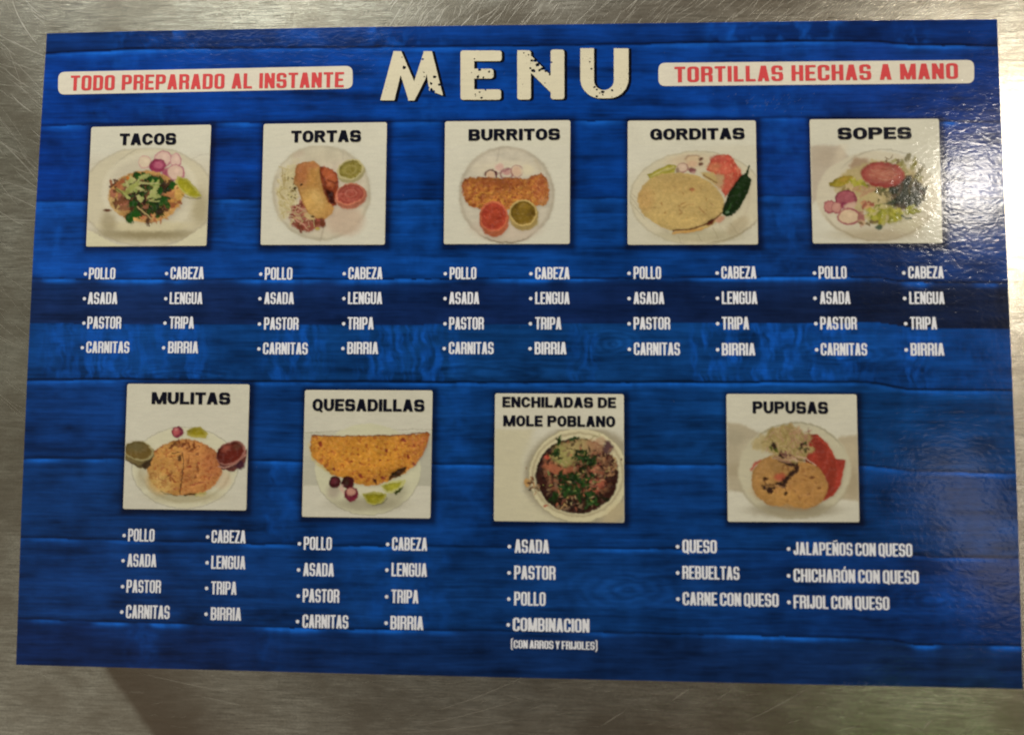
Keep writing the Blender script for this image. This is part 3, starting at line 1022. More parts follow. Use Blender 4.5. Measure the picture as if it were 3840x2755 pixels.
def pic_tacos(p):
    full = np.ones_like(p.X)
    p.put(full * sstep(p.Y, 330, 620) * .5, (192, 182, 158))
    p.line([(60, 560), (300, 500), (420, 420)], 10, (176, 166, 142), .5)
    p.line([(1400, 470), (1500, 430), (1640, 405)], 8, (176, 170, 148), .6)
    p.ell(830, 960, 850, 630, (196, 188, 160), soft=18)
    p.ring(830, 960, 850, 630, 12, (150, 140, 116), .35)
    p.ring(850, 950, 560, 610, 9, (160, 152, 130), .55, a0=205, a1=345)
    p.ell(860, 900, 610, 510, (205, 198, 172), soft=30)
    p.ell(860, 880, 520, 440, (192, 184, 160), soft=60)
    p.put(p.ellm(830, 1440, 640, 70, soft=55), (156, 144, 108))
    p.put(p.ellm(830, 1330, 560, 70, soft=30) * .8, (200, 190, 152))
    p.put(p.ellm(1500, 1100, 120, 230, soft=80) * .7, (168, 156, 118))
    p.put(p.ellm(330, 1280, 100, 140, soft=60) * .6, (150, 136, 100))
    p.put(sstep(p.Y + .22 * p.X, 1470, 1520) * 0, (204, 201, 182))
    p.poly([(40, 1360), (130, 1410), (420, 1560), (700, 1620), (30, 1620)], (208, 202, 168), soft=14)
    p.poly([(1620, 1290), (1480, 1370), (1300, 1500), (1040, 1610), (1640, 1620)], (206, 200, 168), soft=14)
    radish(p, 1030, 480, 100, (186, 130, 134), (206, 176, 160), 1.15)
    radish(p, 1190, 500, 88, (186, 130, 136), (208, 178, 162), .8)
    radish(p, 795, 520, 85, (196, 156, 146), (208, 190, 162))
    p.ell(960, 570, 108, 92, (150, 48, 84), soft=12, rag=6)
    p.ell(975, 560, 62, 48, (192, 98, 124), soft=22)
    p.ell(1080, 690, 70, 90, (170, 84, 104), soft=16)
    radish(p, 1190, 655, 105, (184, 120, 128), (208, 178, 158), 1.1)
    t_ = p.ell(790, 960, 460, 330, (206, 156, 88), soft=12, rag=16, rf=70)
    p.shade(t_, 60, 50, .35, 1)
    p.put(p.ellm(380, 1080, 130, 110, soft=30, rot=40) * t_, (214, 178, 112))
    p.put(p.ellm(800, 950, 370, 270, soft=60, rag=50, rf=60) * .8, (84, 60, 34))
    p.bits(60, 760, 960, 390, 270, [(98, 56, 34), (120, 72, 44), (76, 44, 30), (140, 88, 60), (170, 104, 80)], 26, 55, 2.2)
    p.bits(80, 860, 950, 310, 250, [(24, 52, 12), (38, 70, 18), (20, 40, 12), (66, 40, 24), (50, 32, 22), (46, 84, 26)], 24, 52, 2.2)
    for (x, y) in ((700, 690), (800, 700), (900, 735), (640, 1190), (700, 1180), (600, 1250), (930, 940), (970, 900), (1030, 980), (640, 1060), (1150, 810)):
        p.ell(x, y, 62, 42, (30, 76, 18), soft=10, rag=22, rf=26, rot=(x * 7) % 180)
    p.bits(26, 760, 870, 250, 180, [(150, 166, 86), (172, 178, 104), (128, 148, 64), (186, 186, 120)], 20, 44, 2.4)
    p.line([(450, 880), (540, 930), (650, 830), (690, 800)], 50, (160, 166, 84), .85, 14)
    p.line([(720, 780), (860, 800), (960, 790)], 24, (184, 182, 118), .9, 8)
    p.line([(850, 1000), (930, 1030), (980, 1015)], 18, (176, 180, 110), .9, 8)
    p.line([(700, 1090), (780, 1160), (870, 1240)], 18, (196, 170, 112), .8, 8)
    p.line([(430, 870), (540, 960)], 12, (96, 66, 40), .8, 8)
    p.bits(10, 440, 800, 90, 50, [(170, 100, 60), (90, 50, 34), (196, 130, 80)], 20, 34)
    p.ell(575, 715, 28, 20, (210, 120, 40), soft=10)
    p.bits(14, 1180, 960, 90, 120, [(196, 140, 66), (150, 84, 50), (180, 120, 70)], 20, 40)
    p.ell(1230, 930, 60, 70, (198, 156, 76), soft=18)
    p.ell(320, 1133, 50, 18, (110, 72, 48), soft=8)
    p.bits(10, 860, 1240, 230, 26, [(200, 150, 90), (186, 116, 70)], 14, 26, 3)
    p.poly([(1215, 700), (1330, 740), (1440, 830), (1512, 960), (1420, 975), (1300, 930), (1215, 850), (1180, 760)], (186, 178, 84), soft=8)
    p.poly([(1228, 728), (1320, 760), (1420, 850), (1480, 945), (1400, 950), (1310, 905), (1235, 840), (1205, 770)], (162, 156, 24), soft=10)
    p.put(p.ellm(1330, 860, 50, 40, soft=20, rot=40) * .5, (186, 176, 46))
    p.line([(1265, 930), (1330, 975), (1500, 985)], 12, (120, 104, 40), .7)


def plate(p, cx, cy, rx, ry, base=(196, 188, 164), edge=(158, 150, 128)):
    m = p.ell(cx, cy, rx, ry, base, soft=10)
    p.ring(cx, cy, rx - 14, ry - 14, 26, edge, .45)
    p.shade(m, 130, 90, .10, 2)
    return m


def cup(p, cx, cy, rx, ry, rim, fill, dark, rot=0):
    p.ell(cx + 8, cy + ry * .25, rx * 1.05, ry * 1.1, tuple(int(c * .85) for c in rim), soft=12, rot=rot)
    p.ell(cx, cy, rx, ry, rim, soft=7, rot=rot)
    m = p.ell(cx, cy, rx * .86, ry * .86, fill, soft=8, rot=rot)
    p.mott(m, 60, 40, dark, .45, .7, .7, 31)
    p.shade(m, 18, 16, .22, 9)
    return m


def pic_tortas(p):
    m = plate(p, 815, 945, 625, 605)
    p.put(p.ellm(820, 950, 520, 500, soft=90) * .8, (196, 182, 160))
    p.put(p.ellm(1120, 1300, 240, 190, soft=60) * .8, (190, 168, 144))
    p.put(p.ellm(820, 480, 300, 100, soft=60) * .7, (186, 178, 152))
    p.shade(m, 90, 200, .10, 4)
    p.line([(1090, 400), (1090, 520)], 20, (168, 160, 138), .5, 14)
    p.line([(860, 1350), (800, 1560)], 16, (150, 136, 110), .5, 12)
    p.line([(250, 700), (420, 520)], 30, (206, 200, 176), .6, 30)
    p.line([(480, 480), (560, 440)], 60, (180, 158, 136), .4, 30)
    # cabbage on the left
    cb = p.ellm(400, 900, 130, 330, soft=40, rag=50, rf=60, rot=8)
    p.put(cb * .7, (196, 182, 128))
    p.shreds(60, 380, 900, 120, 330, [(206, 194, 138), (190, 172, 112), (210, 198, 150), (170, 150, 96)], 40, 120, 13, .7)
    p.bits(12, 440, 840, 60, 220, [(90, 76, 40), (120, 100, 50)], 8, 16)
    p.ell(640, 1250, 230, 190, (150, 84, 66), soft=20, rag=30, rf=50)
    p.bits(34, 640, 1240, 200, 170, [(158, 70, 56), (140, 52, 44), (176, 110, 90), (120, 60, 40), (184, 140, 112)], 22, 46, 2.5)
    p.shreds(26, 600, 1240, 180, 170, [(206, 160, 130), (212, 178, 140), (196, 120, 104), (190, 176, 120)], 60, 160, 10, .8)
    p.shreds(22, 420, 1150, 120, 180, [(206, 194, 146), (196, 178, 120), (208, 196, 160)], 40, 110, 14, .7)
    p.ell(660, 1240, 70, 40, (210, 182, 126), soft=14, rot=20)
    p.line([(470, 1270), (560, 1330), (650, 1420)], 16, (206, 150, 124), .9)
    # dark filling
    p.poly([(760, 600), (900, 620), (1010, 700), (1040, 860), (1000, 1000), (1010, 1100), (900, 1180), (800, 900)], (140, 60, 30), soft=14, rag=10)
    p.poly([(850, 600), (960, 660), (1010, 780), (960, 880), (880, 860), (830, 700)], (178, 92, 52), soft=18, rag=10)
    p.poly([(850, 880), (960, 930), (1000, 1100), (920, 1080)], (58, 18, 10), soft=22)
    p.line([(780, 640), (860, 780), (870, 900)], 30, (108, 46, 26), .8, 16)
    p.line([(900, 780), (980, 830), (1020, 800)], 18, (104, 38, 24), .8, 12)
    # bread
    br = p.poly([(500, 590), (580, 555), (720, 545), (800, 600), (800, 760), (850, 940), (900, 1060), (985, 1150), (950, 1220), (860, 1285), (740, 1260), (640, 1190), (560, 1040), (510, 880), (460, 820), (480, 690)], (190, 142, 76), soft=12, rag=8)
    p.put(p.ellm(570, 700, 110, 150, soft=60) * br, (176, 112, 64))
    p.put(p.ellm(700, 780, 60, 170, soft=50) * br * .8, (186, 134, 66))
    p.put(p.ellm(720, 1080, 130, 170, soft=60, rot=-30) * br, (208, 164, 90))
    p.put(p.ellm(760, 1000, 60, 110, soft=40, rot=-30) * br * .8, (216, 176, 104))
    p.put(p.ellm(700, 590, 120, 40, soft=30) * br * .8, (196, 128, 78))
    p.shade(br, 70, 70, .14, 6)
    p.line([(470, 820), (530, 900), (580, 1060), (640, 1180)], 14, (150, 96, 46), .6, 10)
    p.line([(810, 780), (850, 940), (900, 1060)], 14, (140, 80, 40), .6, 10)
    p.ell(570, 842, 20, 14, (70, 46, 20), soft=6)
    p.ell(480, 890, 24, 16, (80, 60, 30), soft=8)
    p.ell(710, 1245, 24, 12, (80, 60, 24), soft=8)
    p.ell(770, 1400, 30, 22, (180, 160, 80), soft=8)
    p.ell(830, 1330, 36, 60, (110, 56, 34), soft=14)
    c = cup(p, 1185, 650, 170, 125, (196, 184, 132), (150, 138, 64), (134, 120, 44), rot=-20)
    p.ring(1185, 650, 80, 55, 10, (176, 160, 90), .6, rot=-20)
    p.ell(1185, 1010, 180, 140, (190, 150, 124), soft=16, rot=-12)
    c = cup(p, 1185, 960, 195, 135, (204, 122, 92), (172, 84, 68), (156, 66, 52), rot=-14)
    p.ring(1190, 955, 70, 45, 9, (196, 116, 96), .6, rot=-14)
    p.ring(1190, 955, 130, 88, 8, (190, 104, 86), .4, rot=-14)


def pic_burritos(p):
    m = plate(p, 830, 990, 605, 615, (192, 184, 164), (150, 140, 118))
    p.ring(830, 990, 596, 606, 8, (96, 78, 60), .8, a0=60, a1=120)
    p.shade(m, 160, 60, .12, 3)
    p.put(p.ellm(820, 660, 420, 110, soft=50) * .7, (206, 196, 170))
    p.put(p.ellm(820, 1420, 420, 150, soft=60) * .5, (196, 176, 154))
    p.line([(740, 400), (700, 560)], 16, (160, 150, 132), .5, 14)
    p.line([(1200, 560), (1260, 680)], 40, (180, 168, 140), .5, 24)
    p.ring(630, 740, 72, 72, 14, (96, 44, 40), .95, a0=170, a1=360)
    p.ell(625, 735, 55, 50, (214, 182, 150), soft=12)
    p.line([(690, 690), (700, 760)], 24, (96, 40, 50), .9, 8)
    p.ell(740, 640, 50, 50, (208, 172, 156), soft=20)
    p.ring(830, 720, 72, 62, 13, (134, 74, 84), .8, rot=-20)
    p.ell(830, 700, 50, 40, (196, 150, 140), soft=16)
    p.line([(720, 720), (800, 690), (860, 650)], 16, (140, 80, 92), .7, 10)
    p.ring(960, 690, 75, 75, 8, (168, 116, 110), .8)
    p.ell(960, 690, 62, 62, (212, 180, 152), soft=12)
    p.ell(1100, 670, 80, 70, (208, 198, 168), soft=30)
    b = p.poly([(300, 790), (420, 765), (700, 775), (900, 770), (1100, 790), (1170, 740), (1270, 710), (1340, 790), (1370, 950), (1370, 1060), (1330, 1110), (1200, 1120), (1000, 1180), (800, 1170), (480, 1175), (360, 1130), (270, 1000), (255, 880)], (176, 108, 48), soft=12, rag=16)
    p.shade(b, 70, 60, .34, 1)
    p.shade(b, 24, 22, .30, 2)
    p.mott(b, 46, 30, (202, 142, 56), .54, .66, .7, 3)
    p.mott(b, 30, 34, (140, 66, 34), .56, .68, .75, 4)
    p.put(p.ellm(700, 840, 330, 60, soft=50) * b * .7, (146, 74, 38))
    p.put(p.ellm(1260, 880, 110, 170, soft=60) * b * .45, (176, 92, 58))
    p.put(p.ellm(290, 900, 50, 100, soft=40) * b * .6, (158, 84, 50))
    p.put(p.ellm(1300, 1070, 70, 40, soft=20) * b * .6, (206, 146, 90))
    p.shreds(24, 1260, 900, 90, 170, [(206, 140, 84), (150, 70, 44), (190, 112, 60)], 40, 100, 9, .6)
    cup(p, 665, 1260, 180, 195, (206, 112, 72), (170, 66, 40), (150, 46, 28))
    p.ring(665, 1265, 150, 160, 20, (184, 74, 54), .5)
    p.ell(1080, 1340, 150, 70, (176, 164, 110), soft=20)
    cup(p, 1040, 1215, 180, 170, (198, 170, 100), (122, 96, 26), (92, 66, 14))
    p.put(p.ellm(1050, 1200, 70, 100, soft=50) * .5, (150, 120, 40))


def pic_gorditas(p):
    p.put(sstep(p.X * .35 + p.Y, 560, 900) * .35, (192, 184, 156))
    p.ell(900, 1010, 840, 585, (198, 190, 162), soft=16)
    p.ring(900, 1010, 838, 583, 9, (164, 156, 130), .5)
    p.ring(900, 1000, 640, 530, 20, (184, 172, 146), .4)
    m = p.ellm(1000, 1330, 640, 250, soft=30)
    p.shade(m, 70, 160, .18, 4)
    p.put(p.ellm(900, 1480, 500, 80, soft=40) * .6, (166, 158, 124))
    p.put(p.ellm(1400, 1350, 160, 90, soft=30, rot=-35) * .6, (172, 158, 124))
    p.ring(900, 1010, 842, 560, 10, (140, 126, 96), .6, a0=25, a1=75)
    for (a, b_, c, d) in ((660, 1490, 690, 1570), (1080, 1380, 1150, 1500), (1300, 1320, 1400, 1440), (900, 1460, 960, 1560), (60, 980, 200, 1180), (60, 1060, 240, 1260), (80, 950, 220, 1100)):
        p.line([(a, b_), (c, d)], 10, (150, 138, 108), .5, 8)
    p.put(p.ellm(800, 560, 260, 90, soft=50) * .6, (210, 186, 150))
    p.ell(850, 530, 100, 55, (212, 188, 150), soft=14, rag=8)
    p.ring(850, 535, 110, 60, 9, (150, 110, 84), .6, a0=185, a1=330)
    p.ell(940, 525, 30, 22, (110, 76, 60), soft=12)
    p.ell(940, 585, 26, 18, (120, 84, 68), soft=10)
    p.ell(830, 585, 70, 38, (214, 180, 146), soft=14)
    radish(p, 715, 630, 66, (166, 120, 110), (206, 180, 156), 1.1)
    p.ell(830, 660, 50, 34, (134, 84, 84), soft=10)
    p.ell(850, 690, 26, 18, (180, 140, 130), soft=8)
    p.ell(650, 670, 26, 40, (150, 128, 104), soft=12)
    p.poly([(280, 720), (400, 650), (560, 590), (640, 600), (600, 690), (440, 730), (350, 785), (300, 770)], (176, 166, 62), soft=9, rag=6)
    p.line([(330, 735), (460, 670), (600, 620)], 22, (204, 192, 120), .8, 8)
    p.poly([(1060, 530), (1130, 480), (1280, 460), (1350, 520), (1440, 680), (1450, 740), (1330, 900), (1240, 990), (1190, 900), (1130, 720), (1010, 650)], (200, 84, 62), soft=10, rag=12)
    p.ell(1180, 520, 110, 50, (196, 88, 70), soft=20)
    p.ell(1110, 620, 90, 50, (216, 128, 88), soft=24)
    p.ell(1240, 650, 70, 60, (216, 106, 80), soft=24)
    p.line([(1270, 480), (1340, 620), (1420, 700)], 26, (214, 92, 72), .8, 16)
    p.ell(1290, 830, 80, 90, (204, 98, 74), soft=30)
    p.mott(p.ellm(1240, 690, 200, 220, soft=30), 40, 40, (222, 146, 110), .56, .68, .5, 5)
    p.poly([(1140, 690), (1230, 720), (1230, 830), (1160, 900), (1080, 780)], (196, 160, 116), soft=24, rag=14)
    p.poly([(930, 690), (1100, 680), (1160, 800), (1110, 840), (1000, 760)], (198, 172, 110), soft=20)
    p.line([(980, 720), (1060, 770), (1130, 810)], 18, (112, 70, 36), .8, 10)
    g = p.ell(690, 1060, 540, 365, (203, 174, 108), soft=10, rag=8, rf=120, rot=8)
    p.put(p.ellm(700, 850, 330, 110, soft=80) * g * .6, (186, 154, 92))
    p.put(p.ellm(560, 1290, 380, 100, soft=70) * g * .7, (208, 178, 108))
    p.put(p.ellm(240, 1020, 110, 150, soft=60) * g * .6, (204, 160, 96))
    p.shade(g, 60, 34, .12, 7)
    p.shade(g, 20, 14, .10, 8)
    p.bits(26, 700, 1040, 400, 250, [(172, 128, 66), (160, 112, 60), (176, 140, 90)], 8, 20, 2.2, .6)
    p.ell(830, 905, 30, 22, (164, 104, 62), soft=12)
    p.line([(720, 1130), (780, 1090), (850, 1080)], 10, (168, 116, 62), .6, 8)
    p.line([(600, 1410), (820, 1395), (1000, 1330), (1130, 1260), (1190, 1190)], 22, (94, 52, 26), .9, 8)
    p.ell(1060, 1310, 60, 30, (96, 44, 26), soft=12, rot=-30)
    p.line([(600, 1440), (760, 1430), (950, 1390)], 30, (206, 156, 80), .9, 10)
    p.ell(1180, 1270, 60, 34, (202, 148, 116), soft=14, rot=-35)
    c = p.poly([(1545, 605), (1556, 612), (1525, 730), (1565, 770), (1560, 850), (1500, 990), (1400, 1160), (1320, 1230), (1250, 1240), (1200, 1190), (1230, 1080), (1290, 940), (1380, 800), (1430, 740), (1490, 700)], (24, 44, 16), soft=8)
    p.line([(1545, 610), (1500, 720)], 16, (50, 62, 26), .8, 6)
    p.put(p.ellm(1420, 900, 40, 180, soft=30, rot=28) * c * .5, (34, 62, 26))
    p.ell(1270, 1185, 22, 14, (110, 140, 110), soft=8)
    p.ell(1290, 1130, 10, 60, (44, 84, 34), soft=10, rot=28)


def pic_sopes(p):
    p.poly([(40, 370), (420, 370), (560, 560), (520, 800), (60, 1100)], (182, 170, 150), soft=30)
    p.put(p.ellm(250, 520, 160, 120, soft=90) * .6, (172, 158, 136))
    p.put(p.ellm(420, 480, 60, 200, soft=60, rot=20) * .5, (208, 196, 170))
    p.ell(880, 1000, 760, 560, (198, 190, 166), soft=16)
    p.ring(960, 960, 640, 540, 9, (146, 140, 120), .5, a0=215, a1=340)
    p.ring(880, 1010, 720, 540, 14, (140, 126, 100), .55, a0=15, a1=160)
    p.put(p.ellm(880, 1480, 500, 70, soft=50) * .7, (166, 152, 120))
    p.put(p.ellm(1250, 1330, 220, 110, soft=60) * .6, (182, 174, 138))
    p.poly([(600, 520), (760, 530), (800, 640), (560, 680), (520, 620)], (172, 148, 120), soft=30)
    base = p.ell(900, 900, 530, 330, (190, 172, 122), soft=24, rag=50, rf=90)
    p.bits(30, 1180, 700, 260, 200, [(128, 122, 50), (150, 142, 70), (104, 96, 44), (160, 150, 90), (110, 84, 44)], 26, 54, 2.2, .8)
    p.line([(980, 520), (1030, 545), (1070, 490)], 14, (120, 100, 70), .8)
    p.ell(1210, 970, 260, 200, (52, 56, 40), soft=30, rag=50, rf=60)
    p.bits(44, 1230, 960, 240, 190, [(40, 46, 34), (66, 60, 44), (84, 64, 46), (34, 40, 26), (92, 84, 50)], 20, 42, 2.2)
    p.put(p.ellm(860, 1000, 190, 110, soft=40, rag=30, rot=15), (196, 178, 124))
    p.bits(14, 850, 950, 180, 90, [(90, 90, 44), (110, 100, 60), (210, 190, 140), (204, 186, 130)], 18, 34, 2)
    p.line([(860, 1130), (1000, 1100), (1080, 1060)], 30, (60, 76, 44), .9, 14)
    p.poly([(270, 840), (340, 790), (500, 740), (580, 750), (540, 840), (420, 890), (300, 890)], (160, 142, 40), soft=10, rag=8)
    p.ell(470, 790, 70, 34, (176, 146, 50), soft=18, rot=-18)
    p.line([(300, 885), (420, 890), (540, 850)], 14, (146, 128, 84), .7)
    p.bits(12, 640, 840, 100, 60, [(172, 168, 36), (190, 182, 70), (150, 150, 30)], 26, 44)
    p.bits(12, 620, 940, 240, 50, [(206, 180, 130), (190, 150, 110), (150, 130, 70)], 22, 44)
    tm = p.ell(945, 730, 272, 160, (168, 86, 74), soft=12, rag=6, rot=4)
    p.ring(945, 735, 245, 138, 14, (160, 58, 50), .6, rot=4)
    p.put(p.ellm(960, 720, 180, 90, soft=30) * .8, (186, 110, 88))
    p.shreds(16, 960, 720, 160, 80, [(196, 136, 108), (160, 60, 50), (200, 140, 112), (150, 90, 66)], 50, 120, 12, .6, ang=10)
    p.put(p.ellm(940, 865, 160, 30, soft=14) * .7, (150, 46, 40))
    radish(p, 490, 1040, 118, (140, 62, 76), (172, 90, 100), 1.15)
    p.ell(470, 1120, 70, 44, (146, 54, 84), soft=14)
    radish(p, 290, 1130, 84, (166, 84, 92), (200, 134, 126))
    radish(p, 370, 1140, 72, (170, 90, 96), (204, 148, 134), .9)
    p.ell(540, 1120, 80, 36, (204, 170, 148), soft=16, rot=-20)
    radish(p, 525, 1258, 108, (170, 96, 100), (212, 186, 152), 1.3)
    p.bits(10, 720, 1110, 90, 50, [(196, 130, 90), (160, 90, 70), (206, 160, 110)], 20, 34)
    p.bits(10, 680, 1260, 50, 80, [(170, 110, 100), (190, 150, 120)], 20, 36)
    le = p.ellm(960, 1240, 240, 110, soft=20, rag=40, rf=50)
    p.put(le, (168, 164, 50))
    p.bits(26, 950, 1230, 220, 100, [(150, 146, 26), (178, 172, 60), (196, 186, 110), (128, 132, 30), (200, 186, 130)], 20, 44, 2.2, .8)
    p.bits(8, 1320, 1190, 90, 50, [(156, 156, 44), (140, 140, 40), (176, 170, 80)], 24, 44)
    p.line([(1180, 1240), (1230, 1275), (1300, 1270)], 24, (62, 76, 56), .9, 8)
    p.ell(890, 1385, 46, 30, (70, 86, 66), soft=12, rag=12)
    p.bits(8, 780, 1340, 120, 30, [(206, 180, 136), (120, 100, 60)], 14, 26)


def pic_mulitas(p):
    bg = (196, 190, 158)
    p.line([(60, 1000), (60, 1001)], 1, bg, 0)
    p.ring(800, 1060, 650, 500, 6, (150, 146, 120), .6)
    p.ell(800, 1060, 640, 492, (206, 202, 172), soft=8)
    p.ring(800, 1050, 560, 430, 18, (170, 162, 128), .5, a0=0, a1=180)
    p.put(p.ellm(800, 1420, 420, 70, soft=40) * .6, (170, 158, 118))
    p.put(p.ellm(270, 1170, 60, 120, soft=40) * .5, (170, 158, 126))
    p.put(p.ellm(1250, 1200, 120, 120, soft=50) * .4, (210, 176, 140))
    g = p.ell(800, 1060, 465, 345, (206, 150, 76), soft=10, rag=14, rf=90)
    p.put(p.ellm(480, 1250, 160, 120, soft=50, rot=35) * .85, (216, 176, 100))
    p.put(g * sstep(p.X, 700, 820) * .55, (202, 128, 72))
    p.put(p.ellm(1150, 1000, 130, 200, soft=80) * g * .4, (196, 104, 70))
    p.shade(g, 60, 44, .12, 1)
    p.mott(g, 64, 44, (160, 86, 40), .58, .70, .45, 2)
    p.bits(15, 800, 1050, 400, 290, [(132, 64, 28), (150, 76, 40), (116, 60, 28)], 10, 24, 3.5, .75)
    p.mott(g, 34, 24, (168, 84, 44), .62, .70, .6, 3)
    p.bits(14, 850, 785, 260, 50, [(128, 64, 30), (110, 56, 26)], 12, 24, 3, .85)
    p.line([(770, 880), (790, 1000), (770, 1150), (740, 1390)], 12, (74, 50, 20), .9, 5)
    p.line([(650, 885), (740, 872)], 14, (96, 56, 26), .9)
    p.ell(735, 950, 26, 40, (96, 62, 30), soft=8)
    p.line([(580, 1150), (680, 1160)], 14, (140, 72, 36), .8)
    p.line([(470, 1120), (480, 1200), (560, 1230)], 12, (160, 86, 46), .7)
    p.ell(870, 1050, 24, 16, (150, 66, 40), soft=8)
    p.ell(970, 1005, 16, 18, (166, 76, 50), soft=8)
    p.line([(960, 1260), (900, 1280)], 14, (160, 76, 46), .7)
    p.line([(1130, 1140), (1090, 1200)], 12, (168, 90, 60), .7)
    p.line([(1260, 1090), (1180, 1200)], 8, (150, 100, 60), .6)
    p.line([(500, 1340), (560, 1380), (700, 1400)], 12, (110, 90, 40), .7)
    p.line([(800, 1400), (860, 1385), (940, 1390)], 22, (56, 52, 18), .9, 8)
    p.line([(940, 1400), (1000, 1375), (1050, 1370)], 30, (176, 168, 90), .8, 10)
    p.ell(1000, 1400, 50, 12, (206, 190, 130), soft=8)
    p.ell(715, 625, 72, 72, (124, 42, 66), soft=7)
    p.ell(700, 620, 48, 50, (196, 92, 96), soft=18)
    p.ell(700, 590, 22, 22, (206, 130, 126), soft=12)
    p.poly([(815, 600), (900, 565), (1000, 560), (1090, 640), (1060, 700), (960, 700), (830, 670)], (186, 172, 70), soft=8)
    p.poly([(840, 605), (930, 585), (1000, 590), (1050, 650), (960, 670), (860, 650)], (166, 150, 22), soft=8)
    p.poly([(60, 880), (70, 960), (230, 1060), (330, 1080), (430, 920), (420, 820)], (126, 110, 66), soft=8)
    p.line([(60, 960), (220, 1040), (330, 1060)], 20, (90, 76, 50), .8)
    p.poly([(250, 1030), (410, 940), (380, 1040), (310, 1085)], (70, 52, 30), soft=12)
    p.ell(240, 855, 182, 120, (172, 160, 110), soft=8, rot=12)
    m = p.ell(232, 850, 165, 106, (116, 94, 44), soft=8, rot=12)
    p.put(p.ellm(200, 800, 110, 60, soft=40) * .7, (112, 104, 66))
    p.shade(m, 40, 24, .15, 5)
    p.poly([(1190, 940), (1260, 1080), (1400, 1110), (1540, 1010), (1575, 820), (1500, 900)], (104, 56, 50), soft=8)
    p.ell(1480, 1030, 60, 50, (74, 36, 50), soft=16)
    p.line([(1220, 1040), (1310, 1060), (1440, 1000), (1550, 900)], 18, (196, 148, 130), .8)
    p.ell(1370, 880, 190, 140, (168, 110, 96), soft=7, rot=-28)
    m = p.ell(1360, 880, 172, 120, (100, 34, 24), soft=8, rot=-28)
    p.put(p.ellm(1310, 820, 50, 34, soft=30, rot=-28) * .7, (186, 100, 80))
    p.put(p.ellm(1450, 800, 60, 40, soft=30, rot=-28) * .6, (110, 72, 56))
    p.shade(m, 40, 24, .2, 6)


